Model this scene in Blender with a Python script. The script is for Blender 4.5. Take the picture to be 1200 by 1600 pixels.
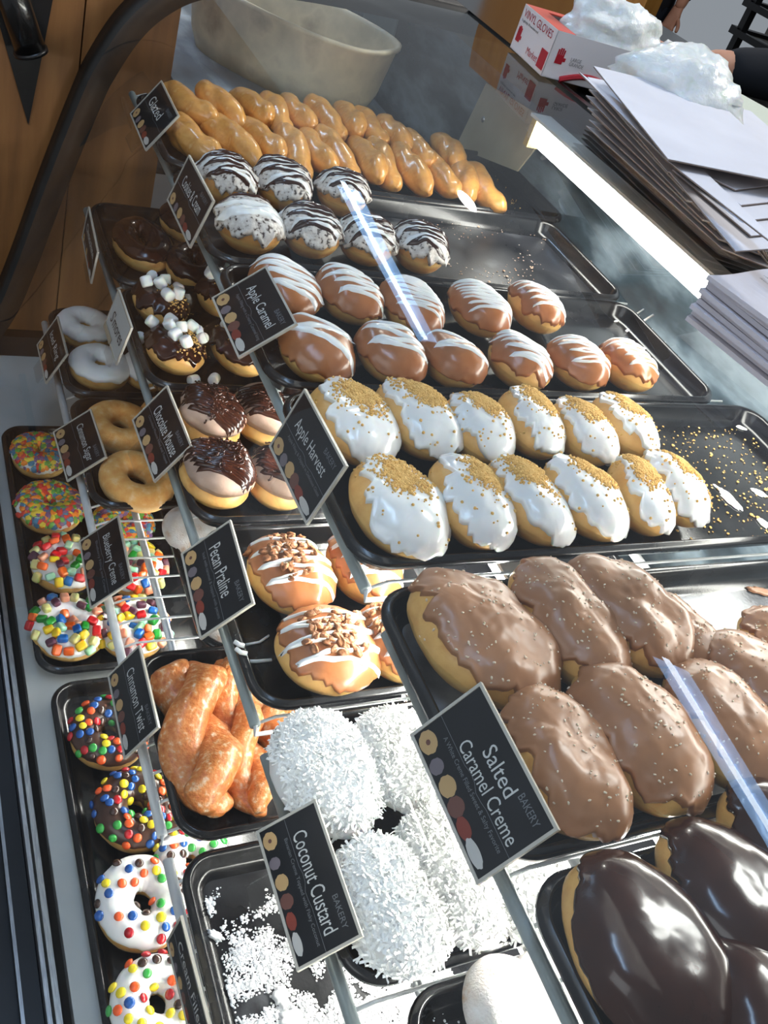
import bpy, math, random
from mathutils import Vector, Matrix, noise
from mathutils.bvhtree import BVHTree
PI = math.pi
R = random.Random(7)
for o in list(bpy.data.objects): bpy.data.objects.remove(o)
scn = bpy.context.scene
COL = scn.collection

# ------------------------------------------------------------------ camera
CAM = Vector((0.4422, -0.3349, 0.5057)); FPX = 1461.8446
RC = ((0.35860896, 0.88492281, 0.29717207), (0.68031584, -0.02976986, -0.73231422), (-0.63919479, 0.4647853, -0.61270274))
cam = bpy.data.objects.new('camera', bpy.data.cameras.new('camera')); COL.objects.link(cam)
rx, ry, rz_ = Vector(RC[0]), -Vector(RC[1]), -Vector(RC[2])
m = Matrix((rx, ry, rz_)).transposed().to_4x4(); m.translation = CAM
cam.matrix_world = m
cam.data.sensor_fit = 'VERTICAL'; cam.data.sensor_height = 36.0; cam.data.lens = 36.0 * FPX / 1600.0
cam.data.clip_start = 0.02; cam.data.clip_end = 60
scn.camera = cam
def at(u, v, z=None, x=None, y=None):            # point of the photo on a real plane of the display case
    c = Vector(((u - 600) / FPX, (v - 800) / FPX, 1.0))
    d = Vector((sum(RC[k][i] * c[k] for k in range(3)) for i in range(3)))
    if z is not None: t = (z - CAM.z) / d.z
    elif x is not None: t = (x - CAM.x) / d.x
    else: t = (y - CAM.y) / d.y
    return CAM + d * t

# ------------------------------------------------------------------ light
scn.view_settings.view_transform = 'Standard'; scn.view_settings.look = 'None'
scn.view_settings.exposure = 0.0; scn.view_settings.gamma = 1.0; scn.view_settings.use_curve_mapping = False
w = bpy.data.worlds.new('world'); scn.world = w; w.use_nodes = True
w.node_tree.nodes['Background'].inputs[0].default_value = (0.62, 0.68, 0.75, 1)
w.node_tree.nodes['Background'].inputs[1].default_value = 0.42
def area(name, loc, target, sx, sy, power, color):
    l = bpy.data.lights.new(name, 'AREA'); l.shape = 'RECTANGLE'; l.size = sx; l.size_y = sy; l.energy = power; l.color = color
    o = bpy.data.objects.new(name, l); COL.objects.link(o); o.location = loc
    o.rotation_euler = (Vector(target) - Vector(loc)).to_track_quat('-Z', 'Y').to_euler()
    return o
area('window_daylight', (-0.6, 2.6, 2.2), (-0.1, 0.1, 0), 0.8, 0.7, 70, (1.0, 0.97, 0.92))
area('room_daylight', (1.2, -2.2, 1.6), (-0.2, 0, -0.2), 1.6, 1.2, 17, (0.94, 0.96, 1.0))
bl_ = bpy.data.lights.new('back_room_fill', 'POINT'); bl_.energy = 26; bl_.shadow_soft_size = 0.05; bl_.color = (1.0, 0.94, 0.86)  # fill added to brighten the back room, placed so it glints in the glass
bo_ = bpy.data.objects.new('back_room_fill', bl_); COL.objects.link(bo_); bo_.location = (-2.57, 1.34, 1.5)
TOP_LAMP = 26.0; SHELF_LAMP = 150.0; MID_LAMP = 65.0; LOW_LAMP = 90.1

# ------------------------------------------------------------------ materials
def lin(c):
    return tuple(((v / 255) / 12.92 if v / 255 <= 0.04045 else ((v / 255 + 0.055) / 1.055) ** 2.4) for v in c) + (1.0,)
MATS = {}
def mat(name, cols, rough=0.5, spec=0.5, scale=60, bump=0.0, bscale=200, coat=0.0, metal=0.0, sss=0.0, trans=0.0, detail=4, emit=None, zmix=None, rvar=0.0, coords='Object', stretch=None, alpha=1.0, crough=0.05, bdist=0.002, ior=1.45):
    if name in MATS: return MATS[name]
    M = bpy.data.materials.new(name); M.use_nodes = True; nt = M.node_tree; N = nt.nodes; L = nt.links
    b = N['Principled BSDF']
    tc = N.new('ShaderNodeTexCoord'); src = tc.outputs[coords]
    if stretch:
        mp = N.new('ShaderNodeMapping'); mp.inputs['Scale'].default_value = stretch; L.new(src, mp.inputs['Vector']); src = mp.outputs[0]
    nz = N.new('ShaderNodeTexNoise'); nz.inputs['Scale'].default_value = scale; nz.inputs['Detail'].default_value = detail; L.new(src, nz.inputs['Vector'])
    if len(cols) > 1:
        cr = N.new('ShaderNodeValToRGB'); L.new(nz.outputs['Fac'], cr.inputs['Fac'])
        el = cr.color_ramp.elements
        for i, (p, c) in enumerate(cols):
            e = el[i] if i < 2 else el.new(p)
            e.position = p; e.color = lin(c)
        out = cr.outputs['Color']
        if zmix:                                      # the pale line a fried bun has around its waist
            sp = N.new('ShaderNodeSeparateXYZ'); L.new(tc.outputs['Generated'], sp.inputs[0])
            ad = N.new('ShaderNodeMath'); ad.operation = 'MULTIPLY_ADD'; ad.inputs[1].default_value = 0.25; L.new(nz.outputs['Fac'], ad.inputs[0]); L.new(sp.outputs['Z'], ad.inputs[2])
            zr = N.new('ShaderNodeValToRGB'); L.new(ad.outputs[0], zr.inputs['Fac']); ze = zr.color_ramp.elements
            for i, (p, v) in enumerate(zmix[1]):
                e = ze[i] if i < 2 else ze.new(p)
                e.position = p; e.color = (v, v, v, 1)
            mx = N.new('ShaderNodeMix'); mx.data_type = 'RGBA'; L.new(zr.outputs['Color'], mx.inputs[0]); L.new(out, mx.inputs[6]); mx.inputs[7].default_value = lin(zmix[0]); out = mx.outputs[2]
        L.new(out, b.inputs['Base Color'])
        if sss: pass
    else:
        b.inputs['Base Color'].default_value = lin(cols[0][1])
    b.inputs['Roughness'].default_value = rough
    if rvar:
        mr = N.new('ShaderNodeMapRange'); mr.inputs[1].default_value = 0.3; mr.inputs[2].default_value = 0.7; mr.inputs[3].default_value = max(0.02, rough - rvar); mr.inputs[4].default_value = min(1, rough + rvar)
        L.new(nz.outputs['Fac'], mr.inputs[0]); L.new(mr.outputs[0], b.inputs['Roughness'])
    b.inputs['Specular IOR Level'].default_value = spec
    b.inputs['Coat Weight'].default_value = coat; b.inputs['Coat Roughness'].default_value = crough
    b.inputs['Metallic'].default_value = metal; b.inputs['Transmission Weight'].default_value = trans; b.inputs['IOR'].default_value = ior
    b.inputs['Alpha'].default_value = alpha
    if sss:
        b.inputs['Subsurface Weight'].default_value = sss; b.inputs['Subsurface Radius'].default_value = (0.006, 0.0035, 0.002); b.inputs['Subsurface Scale'].default_value = 1.0
    if emit:
        b.inputs['Emission Color'].default_value = lin(emit[0]); b.inputs['Emission Strength'].default_value = emit[1]
    if bump:
        n2 = N.new('ShaderNodeTexNoise'); n2.inputs['Scale'].default_value = bscale; n2.inputs['Detail'].default_value = 5; L.new(src, n2.inputs['Vector'])
        bp = N.new('ShaderNodeBump'); bp.inputs['Strength'].default_value = bump; bp.inputs['Distance'].default_value = bdist; L.new(n2.outputs['Fac'], bp.inputs['Height']); L.new(bp.outputs[0], b.inputs['Normal'])
    MATS[name] = M; return M
def glassy(name, tint=(0.93, 0.96, 0.96), strength=1.0, smudge=0.0):
    M = bpy.data.materials.new(name); M.use_nodes = True; nt = M.node_tree; N = nt.nodes; L = nt.links
    N.remove(N['Principled BSDF']); out = N['Material Output']
    tr = N.new('ShaderNodeBsdfTransparent'); tr.inputs[0].default_value = tint + (1,)
    gl = N.new('ShaderNodeBsdfGlossy'); gl.inputs['Roughness'].default_value = 0.015
    lw = N.new('ShaderNodeLayerWeight'); lw.inputs[0].default_value = 0.5          # Schlick: 0.07 + 0.93 (1 - cos)^5, same from both sides
    pw = N.new('ShaderNodeMath'); pw.operation = 'POWER'; pw.inputs[1].default_value = 5.0; L.new(lw.outputs['Facing'], pw.inputs[0])
    mu = N.new('ShaderNodeMath'); mu.operation = 'MULTIPLY_ADD'; mu.inputs[1].default_value = 0.9 * strength; mu.inputs[2].default_value = 0.055 * strength; L.new(pw.outputs[0], mu.inputs[0])
    mx = N.new('ShaderNodeMixShader'); L.new(mu.outputs[0], mx.inputs[0]); L.new(tr.outputs[0], mx.inputs[1]); L.new(gl.outputs[0], mx.inputs[2])
    last = mx
    if smudge:
        df = N.new('ShaderNodeBsdfDiffuse'); df.inputs[0].default_value = (0.75, 0.8, 0.82, 1)
        tc = N.new('ShaderNodeTexCoord'); nz = N.new('ShaderNodeTexNoise'); nz.inputs['Scale'].default_value = 5; nz.inputs['Detail'].default_value = 7; nz.inputs['Distortion'].default_value = 1.2; L.new(tc.outputs['Object'], nz.inputs[0])
        rp = N.new('ShaderNodeMapRange'); rp.inputs[1].default_value = 0.5; rp.inputs[2].default_value = 0.75; rp.inputs[3].default_value = 0.01; rp.inputs[4].default_value = smudge; L.new(nz.outputs['Fac'], rp.inputs[0])
        m2 = N.new('ShaderNodeMixShader'); L.new(rp.outputs[0], m2.inputs[0]); L.new(mx.outputs[0], m2.inputs[1]); L.new(df.outputs[0], m2.inputs[2]); last = m2
    L.new(last.outputs[0], out.inputs[0]); MATS[name] = M; return M

WAIST = ((230, 192, 118), [(0.0, 0.0), (0.45, 0.05), (0.56, 0.8), (0.66, 0.15), (0.85, 0.0)])
DOUGH = mat('fried_dough', [(0.3, (212, 154, 80)), (0.55, (228, 178, 104)), (0.75, (200, 136, 66))], rough=0.42, scale=35, bump=0.25, bscale=160, sss=0.12, zmix=WAIST, coat=0.15, crough=0.3)
DOUGH_D = mat('fried_dough_brown', [(0.3, (188, 124, 60)), (0.55, (212, 152, 82)), (0.75, (170, 104, 50))], rough=0.42, scale=35, bump=0.25, bscale=160, sss=0.1, zmix=WAIST, coat=0.15, crough=0.3)
GLAZED = mat('glazed_dough', [(0.25, (208, 140, 62)), (0.45, (226, 164, 84)), (0.6, (214, 148, 70)), (0.75, (240, 200, 134))], rough=0.32, scale=55, bump=0.35, bscale=130, sss=0.12, coat=0.7, crough=0.16)
CTWIST = mat('cinnamon_twist_crust', [(0.3, (186, 98, 42)), (0.48, (210, 126, 60)), (0.56, (216, 142, 80)), (0.66, (232, 194, 158)), (0.76, (244, 226, 208))], rough=0.4, scale=150, detail=9, bump=0.7, bscale=330, sss=0.08, coat=0.5, crough=0.22)
SUGARED = mat('sugar_dusted_dough', [(0.3, (232, 162, 84)), (0.55, (242, 184, 108)), (0.75, (250, 214, 160))], rough=0.75, scale=90, bump=0.6, bscale=900, sss=0.1, zmix=((240, 208, 150), [(0.0, 0.1), (0.42, 0.2), (0.55, 0.8), (0.7, 0.1), (0.8, 0.0)]))
POWDER = mat('powdered_dough', [(0.3, (246, 244, 242)), (0.6, (232, 222, 214)), (0.75, (205, 160, 120))], rough=0.95, scale=60, bump=0.5, bscale=500, sss=0.05)
WHITE = mat('white_icing', [(0.3, (232, 232, 230)), (0.7, (242, 242, 240))], rough=0.22, scale=40, bump=0.12, bscale=90, sss=0.15, coat=0.4, crough=0.12)
MATTE_WHITE = mat('set_white_icing', [(0.3, (232, 230, 226)), (0.7, (242, 240, 238))], rough=0.38, scale=40, bump=0.12, bscale=120, sss=0.15, coat=0.15, crough=0.25)
CARAMEL = mat('caramel_icing', [(0.3, (152, 92, 52)), (0.6, (168, 106, 62)), (0.75, (140, 80, 42))], rough=0.3, scale=25, bump=0.2, bscale=110, sss=0.08, coat=0.35, crough=0.2)
SALTCAR = mat('salted_caramel_icing', [(0.3, (152, 104, 70)), (0.6, (168, 118, 82)), (0.75, (142, 92, 60))], rough=0.36, scale=22, bump=0.12, bscale=80, sss=0.06, coat=0.2, crough=0.25)
CHOC = mat('chocolate_icing', [(0.3, (44, 19, 11)), (0.7, (60, 29, 18))], rough=0.2, scale=30, bump=0.05, bscale=70, coat=0.3, crough=0.08, spec=0.35)
CHOC2 = mat('matte_chocolate_icing', [(0.3, (58, 36, 27)), (0.7, (76, 48, 37))], rough=0.3, scale=30, bump=0.25, bscale=90, coat=0.35, crough=0.2)
MOUSSE = mat('mousse', [(0.3, (160, 134, 118)), (0.7, (188, 162, 146))], rough=0.55, scale=60, bump=0.3, bscale=160, sss=0.12)
COOKIE = mat('cookies_and_cream', [(0.36, (60, 48, 44)), (0.44, (198, 190, 182)), (0.8, (232, 228, 222))], rough=0.5, scale=190, detail=6, bump=0.4, bscale=260, sss=0.05)
CRUMB = mat('graham_crumb', [(0.3, (206, 156, 80)), (0.7, (236, 196, 122))], rough=0.9, scale=200, sss=0.05)
SALT = mat('salt_crystal', [(0.5, (226, 204, 178))], rough=0.25, sss=0.2)
COCO = mat('coconut_shred', [(0.4, (248, 248, 245)), (0.7, (254, 254, 252))], rough=0.75, spec=0.2, scale=300)
MARSH = mat('marshmallow', [(0.4, (240, 238, 234)), (0.7, (248, 246, 243))], rough=0.7, sss=0.35, scale=100)
PECAN = mat('pecan', [(0.35, (122, 72, 38)), (0.6, (158, 104, 62)), (0.75, (196, 148, 96))], rough=0.5, scale=220, bump=0.4, bscale=500)
TRAYM = mat('black_tray_plastic', [(0.3, (17, 17, 19)), (0.7, (24, 24, 27))], rough=0.22, rvar=0.1, scale=16, detail=9, bump=0.05, bscale=500, coat=0.15)
WORN = mat('floury_black_tray', [(0.38, (20, 20, 23)), (0.56, (38, 38, 42)), (0.72, (104, 106, 110))], rough=0.36, rvar=0.14, scale=11, detail=11, bump=0.1, bscale=300)
RAIL = mat('grey_rail_enamel', [(0.4, (142, 152, 152)), (0.7, (156, 166, 166))], rough=0.42, scale=40)
WIRE = mat('white_wire_enamel', [(0.4, (214, 216, 216)), (0.7, (226, 228, 228))], rough=0.35, scale=40)
DECK = mat('white_deck_laminate', [(0.35, (168, 172, 172)), (0.7, (190, 194, 194))], rough=0.4, scale=7, detail=8)
STEEL = mat('smudged_steel', [(0.3, (96, 102, 106)), (0.5, (134, 142, 148)), (0.62, (186, 192, 196)), (0.75, (110, 118, 124))], rough=0.42, metal=0.2, rvar=0.15, scale=5, detail=12, bump=0.1, bscale=60, stretch=(1, 2.2, 1))
BLACK = mat('black_paint', [(0.4, (14, 14, 15)), (0.7, (22, 22, 24))], rough=0.35, scale=20)
GASKET = mat('dark_rubber', [(0.4, (24, 22, 20)), (0.7, (36, 33, 30))], rough=0.5, scale=20)
CHROME = mat('brushed_aluminium', [(0.4, (150, 154, 158)), (0.7, (182, 186, 190))], rough=0.28, metal=0.9, scale=60, stretch=(1, 12, 12))
WOOD = mat('honey_pine', [(0.3, (104, 68, 36)), (0.5, (134, 90, 48)), (0.7, (156, 108, 60))], rough=0.5, scale=3.5, detail=6, stretch=(1, 7, 0.7), bump=0.08, bscale=30)
WOOD_O = mat('orange_wood', [(0.3, (176, 112, 42)), (0.6, (200, 138, 62))], rough=0.5, scale=4, detail=6, stretch=(6, 6, 0.8))
MIRROR = mat('smudged_dark_door_glass', [(0.36, (30, 34, 38)), (0.48, (62, 74, 82)), (0.6, (124, 138, 148)), (0.75, (56, 66, 74))], rough=0.16, rvar=0.1, scale=4.5, detail=12, stretch=(1, 1, 2.5), spec=0.7)
CARD = mat('black_card', [(0.4, (15, 17, 22)), (0.7, (22, 24, 30))], rough=0.3, scale=30)
INK = mat('pale_print', [(0.5, (205, 205, 202))], rough=0.5)
INK2 = mat('grey_print', [(0.5, (112, 114, 118))], rough=0.5)
ACRYL = mat('clear_acrylic_edge', [(0.5, (196, 190, 178))], rough=0.2, coat=0.4)
PAPER = mat('white_card_board', [(0.4, (212, 212, 220)), (0.7, (222, 222, 230))], rough=0.6, scale=8)
KRAFT = mat('kraft_board', [(0.4, (128, 114, 104)), (0.7, (150, 136, 126))], rough=0.75, scale=30)
GLASS = glassy('case_glass', strength=1.0, smudge=0.03)
CLEAR = glassy('clear_acrylic', tint=(0.97, 0.97, 0.96), strength=0.6)
def flat(name, c, rough=0.45, **k): return mat(name, [(0.5, c)], rough=rough, **k)

# ------------------------------------------------------------------ object helpers
def mk(name, V, F, M, parent=None, smooth=True, loc=None, kind=None, label=None, fm=None):
    me = bpy.data.meshes.new(name); me.from_pydata([tuple(v) for v in V], [], F)
    for x in (M if isinstance(M, list) else [M]): me.materials.append(x)
    if fm: me.polygons.foreach_set('material_index', fm)
    if smooth: me.polygons.foreach_set('use_smooth', [True] * len(me.polygons))
    me.update()
    o = bpy.data.objects.new(name, me); COL.objects.link(o)
    if parent: o.parent = parent
    if loc is not None: o.location = loc
    if kind: o['kind'] = kind
    if label: o['label'] = label
    return o
def thing(name, label, cat, loc=(0, 0, 0), rot=None, group=None, mw=None):
    o = bpy.data.objects.new(name, None); COL.objects.link(o); o.empty_display_size = 0.02
    if mw is not None: o.matrix_world = mw
    else:
        o.location = loc
        if rot: o.rotation_euler = rot
    return tag(o, label, cat, group)
def tag(o, label, cat, group=None):
    o['label'] = label; o['category'] = cat
    if group: o['group'] = group
    return o
def struct(o): o['kind'] = 'structure'; return o
class MB:
    def __init__(s): s.V = []; s.F = []; s.fm = []
    def add(s, V, F, mi=0):
        n = len(s.V); s.V += [Vector(v) for v in V]; s.F += [[i + n for i in f] for f in F]; s.fm += [mi] * len(F); return s
    def box(s, a, b, mi=0, M=None):
        x0, y0, z0 = a; x1, y1, z1 = b
        V = [Vector(p) for p in ((x0, y0, z0), (x1, y0, z0), (x1, y1, z0), (x0, y1, z0), (x0, y0, z1), (x1, y0, z1), (x1, y1, z1), (x0, y1, z1))]
        if M: V = [M @ v for v in V]
        return s.add(V, [(0, 3, 2, 1), (4, 5, 6, 7), (0, 1, 5, 4), (1, 2, 6, 5), (2, 3, 7, 6), (3, 0, 4, 7)], mi)
    def tube(s, pts, r, n=10, mi=0, cap=True):
        pts = [Vector(p) for p in pts]; m_ = len(pts); V = []; up = None
        for i, p in enumerate(pts):
            d = (pts[min(i + 1, m_ - 1)] - pts[max(i - 1, 0)]).normalized()
            if up is None: up = d.orthogonal().normalized()
            up = (up - d * up.dot(d)).normalized(); sd = d.cross(up)
            rr = r[i] if isinstance(r, (list, tuple)) else r
            V += [p + up * math.cos(2 * PI * k / n) * rr + sd * math.sin(2 * PI * k / n) * rr for k in range(n)]
        F = [(i * n + k, i * n + (k + 1) % n, (i + 1) * n + (k + 1) % n, (i + 1) * n + k) for i in range(m_ - 1) for k in range(n)]
        if cap: F += [tuple(range(n - 1, -1, -1)), tuple((m_ - 1) * n + k for k in range(n))]
        return s.add(V, F, mi)
    def build(s, name, M, parent=None, smooth=False, **k): return mk(name, s.V, s.F, M, parent, smooth, fm=s.fm if isinstance(M, list) else None, **k)
def ico():
    t = (1 + 5 ** 0.5) / 2
    V = [Vector(v).normalized() for v in ((-1, t, 0), (1, t, 0), (-1, -t, 0), (1, -t, 0), (0, -1, t), (0, 1, t), (0, -1, -t), (0, 1, -t), (t, 0, -1), (t, 0, 1), (-t, 0, -1), (-t, 0, 1))]
    F = [(0, 11, 5), (0, 5, 1), (0, 1, 7), (0, 7, 10), (0, 10, 11), (1, 5, 9), (5, 11, 4), (11, 10, 2), (10, 7, 6), (7, 1, 8), (3, 9, 4), (3, 4, 2), (3, 2, 6), (3, 6, 8), (3, 8, 9), (4, 9, 5), (2, 4, 11), (6, 2, 10), (8, 6, 7), (9, 8, 1)]
    return V, F
ICO = ico()
def sph(nu=12, nv=8):
    V = [Vector((0, 0, 1))]; F = []
    for j in range(1, nv):
        t = PI * j / nv; V += [Vector((math.sin(t) * math.cos(2 * PI * i / nu), math.sin(t) * math.sin(2 * PI * i / nu), math.cos(t))) for i in range(nu)]
    V.append(Vector((0, 0, -1)))
    for i in range(nu): F.append((0, 1 + i, 1 + (i + 1) % nu))
    for j in range(nv - 2):
        for i in range(nu): a = 1 + j * nu; F.append((a + i, a + nu + i, a + nu + (i + 1) % nu, a + (i + 1) % nu))
    a = 1 + (nv - 2) * nu; F += [(a + (i + 1) % nu, a + i, len(V) - 1) for i in range(nu)]
    return V, F
SPH = sph()
def nz(x, y=0, z=0): return noise.noise(Vector((x, y, z)))

# ------------------------------------------------------------------ pastry shapes
def grid_faces(nu, nt, wrap_t=False):
    F = []
    for j in range(nt if wrap_t else nt - 1):
        for i in range(nu): F.append((j * nu + i, j * nu + (i + 1) % nu, ((j + 1) % nt) * nu + (i + 1) % nu, ((j + 1) % nt) * nu + i))
    return F
class Bun:
    """filled bun: half length a along x, half width b, height h"""
    def __init__(s, a, b, h, seed, lump=0.06, p=0.62, bend=0.0): s.a, s.b, s.h, s.sd, s.l, s.p, s.bend = a, b, h, seed * 7.31, lump, p, bend
    def P(s, u, t, off=0.0):
        th = PI * min(1, max(0, t)); r = max(0.0, math.sin(th)) ** s.p
        x, y, z = s.a * math.cos(u) * r, s.b * math.sin(u) * r, s.h * 0.5 * (1 - math.cos(th))
        if t < 0.5: z = s.h * 0.5 * (1 - abs(math.cos(th)) ** 1.6)
        k = 26
        n1 = nz(x * k + s.sd, y * k, z * k); n2 = nz(x * k * 2.3, y * k * 2.3 + s.sd, z * k)
        f = 1 + s.l * (n1 + 0.5 * n2)
        x *= f; y *= f; z *= 1 + s.l * 1.6 * n1
        y += s.bend * (x / s.a) ** 2 * s.b
        if off:
            d = Vector((x / s.a ** 2, y / s.b ** 2, (z - s.h * 0.5) / (s.h * 0.5) ** 2)); d.normalize()
            return Vector((x, y, z)) + d * off
        return Vector((x, y, z))
    def mesh(s, nu=44, nt=22):
        tt = [0.01 + 0.49 * j / (nt // 2) for j in range(nt // 2)] + [0.5 + 0.5 * (1 - (1 - k * 0.985) ** 1.6) for k in [(j - nt // 2) / (nt - nt // 2 - 1) for j in range(nt // 2, nt)]]
        V = [s.P(2 * PI * i / nu, tt[j]) for j in range(nt) for i in range(nu)]
        F = grid_faces(nu, nt); F += [tuple(range(nu - 1, -1, -1)), tuple((nt - 1) * nu + i for i in range(nu))]
        return V, F
    def icing(s, th=0.0022, base=0.5, amp=0.12, freq=2.2, wr=0.3, nu=72, nt=22, seed=0, cut=None):
        V = []; q = s.sd + seed * 3.7
        te = []
        for i in range(nu):
            u = 2 * PI * i / nu; c, sn = math.cos(u) * freq, math.sin(u) * freq
            e = base + amp * (nz(c + q, sn) + 0.55 * nz(c * 3 + q, sn * 3) + 0.3 * nz(c * 7, sn * 7 + q))
            if cut: e += cut(u)
            te.append(min(0.9, max(0.2, e)))
        for j in range(nt):
            sj = (j / (nt - 1)) ** 1.25 * 0.985; fs = 1 - (1 - sj) ** 1.6
            for i in range(nu):
                u = 2 * PI * i / nu; t = te[i] + (1.0 - te[i]) * fs
                lip = math.sqrt(1 - (1 - min(1, sj / 0.05)) ** 2) * (1.0 + 0.45 * math.exp(-((sj - 0.06) / 0.06) ** 2))
                p0 = s.P(u, t)
                w_ = 1 + wr * (nz(p0.x * 70 + q, p0.y * 70, p0.z * 70) + 0.6 * nz(p0.x * 150, p0.y * 150 + q, p0.z * 150))
                V.append(s.P(u, t, th * lip * w_ - 0.0006 * (1 - min(1, sj * 20))) if th * lip * w_ > 1e-6 else p0 - Vector((0, 0, 0.0004)))
        F = grid_faces(nu, nt); F.append(tuple((nt - 1) * nu + i for i in range(nu)))
        return V, F
class Ring:
    def __init__(s, a, b, r, h, seed, lump=0.05, hole=1.0): s.a, s.b, s.r, s.h, s.sd, s.l = a, b, r, h, seed * 5.77, lump
    def P(s, u, v, off=0.0):
        k = 22; cu, su = math.cos(u), math.sin(u); cv, sv = math.cos(v), math.sin(v)
        rr = s.r + off; hh = s.h * 0.5 + off
        n1 = nz(cu * 1.6 + s.sd, su * 1.6, sv * 0.8) + 0.5 * nz(cu * 4, su * 4 + s.sd, cv)
        rr *= 1 + s.l * n1; hh *= 1 + s.l * n1
        sgn = (abs(sv) ** 0.9) * (1 if sv > 0 else -1)
        return Vector(((s.a - s.r + rr * cv) * cu, (s.b - s.r + rr * cv) * su, s.h * 0.5 + hh * sgn))
    def mesh(s, nu=48, nt=22):
        V = [s.P(2 * PI * i / nu, 2 * PI * j / nt) for j in range(nt) for i in range(nu)]
        return V, grid_faces(nu, nt, True)
    def icing(s, th=0.002, lo=0.15, hi=2.9, amp=0.35, seed=0, nu=72, nt=20, wr=0.25):
        V = []; q = s.sd + seed
        for j in range(nt):
            sj = j / (nt - 1)
            for i in range(nu):
                u = 2 * PI * i / nu; c, sn = math.cos(u) * 2, math.sin(u) * 2
                v0 = lo + amp * (nz(c + q, sn) + 0.5 * nz(c * 3.1, sn * 3.1 + q)); v1 = hi + amp * 0.5 * nz(c, sn + q)
                v = v0 + (v1 - v0) * sj; e = min(sj, 1 - sj)
                lip = math.sqrt(1 - (1 - min(1, e / 0.07)) ** 2)
                p0 = s.P(u, v); w_ = 1 + wr * nz(p0.x * 80 + q, p0.y * 80, p0.z * 80)
                V.append(s.P(u, v, th * lip * w_ - 0.0004 * (1 - lip)))
        return V, grid_faces(nu, nt)
def surf(*meshes):
    V = []; F = []
    for (v, f) in meshes:
        n = len(V); V += v; F += [[i + n for i in g] for g in f]
    return BVHTree.FromPolygons([tuple(v) for v in V], F)
def down(bvh, x, y):
    h = bvh.ray_cast(Vector((x, y, 0.3)), Vector((0, 0, -1)))
    return (h[0], h[1]) if h[0] is not None else (None, None)
def ribbon(mb, bvh, path, w, th, minz=0.008, taper=True):
    P = []
    for i in range(len(path) - 1):
        a, b = Vector(path[i]), Vector(path[i + 1]); n = max(1, int((b - a).length / 0.0018))
        P += [a.lerp(b, k / n) for k in range(n)]
    P.append(Vector(path[-1])); run = []
    prof = [(-1, -0.35), (-0.75, 0.55), (0, 1), (0.75, 0.55), (1, -0.35)]
    def flush(run):
        if len(run) < 4: return
        V = []; n = len(run)
        for i, (rows) in enumerate(run): V += rows
        F = [(i * 5 + k, i * 5 + k + 1, (i + 1) * 5 + k + 1, (i + 1) * 5 + k) for i in range(n - 1) for k in range(4)]
        mb.add(V, F)
    for i, p in enumerate(P):
        d = (P[min(i + 1, len(P) - 1)] - P[max(i - 1, 0)])
        if d.length < 1e-7: continue
        d.normalize(); sd = Vector((-d.y, d.x)); c, n_ = down(bvh, p.x, p.y)
        if c is None or c.z < minz: flush(run); run = []; continue
        ww = w * 0.5 * (1 + 0.3 * nz(p.x * 120, p.y * 120, w * 900))
        if taper: ww *= min(1, 0.25 + min(i, len(P) - 1 - i) * 0.2)
        rows = []
        for (k, hh) in prof:
            q = p + sd * ww * k; c2, _ = down(bvh, q.x, q.y); z = c2.z if c2 is not None and c2.z > c.z - 0.008 else c.z - 0.002
            rows.append(Vector((q.x, q.y, z + th * hh)))
        run.append(rows)
    flush(run)
def zigzag(x0, x1, half, n, jit=0.25, slope=0.0, rnd=R):
    pts = []
    for k in range(n * 2):
        x = x0 + (x1 - x0) * k / (n * 2 - 1) + rnd.uniform(-jit, jit) * (x1 - x0) / n * 0.4
        s_ = 1 if k % 2 else -1; y = s_ * half * rnd.uniform(0.9, 1.1)
        pts.append((x + slope * y, y))
    out = []
    for i in range(len(pts) - 1):                  # round the turns
        a, b = Vector(pts[i]), Vector(pts[i + 1])
        for k in range(8): t = k / 8; out.append(a.lerp(b, 0.5 - 0.5 * math.cos(PI * t)) + Vector((math.sin(t * PI) * 0.0015 * rnd.uniform(-1, 1), 0)))
    return out
def scatter(bvh, a, b, n, mask=None, rnd=R, zmin=0.012):
    out = []; tries = 0
    while len(out) < n and tries < n * 30:
        tries += 1; x, y = rnd.uniform(-a, a), rnd.uniform(-b, b)
        c, nn = down(bvh, x, y)
        if c is None or c.z < zmin: continue
        if mask and rnd.random() > mask(x, y): continue
        out.append((c, nn if nn.z > 0 else -nn))
    return out
def frame(nn, spin):
    z = nn.normalized(); x = z.orthogonal().normalized(); y = z.cross(x)
    c, s_ = math.cos(spin), math.sin(spin)
    return Matrix(((x * c + y * s_), (y * c - x * s_), z)).transposed()
def pieces(pts, size, M, name, parent, squash=(1, 1, 1), jit=0.4, lift=0.3, tmpl=ICO, smooth=False, rnd=R, fms=None):
    mb = MB()
    for (p, n_) in pts:
        s_ = size * rnd.uniform(1 - jit, 1 + jit); q = frame(n_, rnd.uniform(0, 6.28)); 
        mb.add([p + q @ Vector((v.x * s_ * squash[0] * rnd.uniform(0.8, 1.2), v.y * s_ * squash[1], v.z * s_ * squash[2] + s_ * lift)) for v in tmpl[0]], tmpl[1], rnd.randrange(fms) if fms else 0)
    return mb.build(name, M, parent, smooth, kind='stuff')
def place(u, v, z, hgt, yaw, tilt=(0, 0)):
    p = at(u, v, z=z + hgt * 0.5); return (p.x, p.y, z + 0.0005), (tilt[0], tilt[1], yaw)

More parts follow.
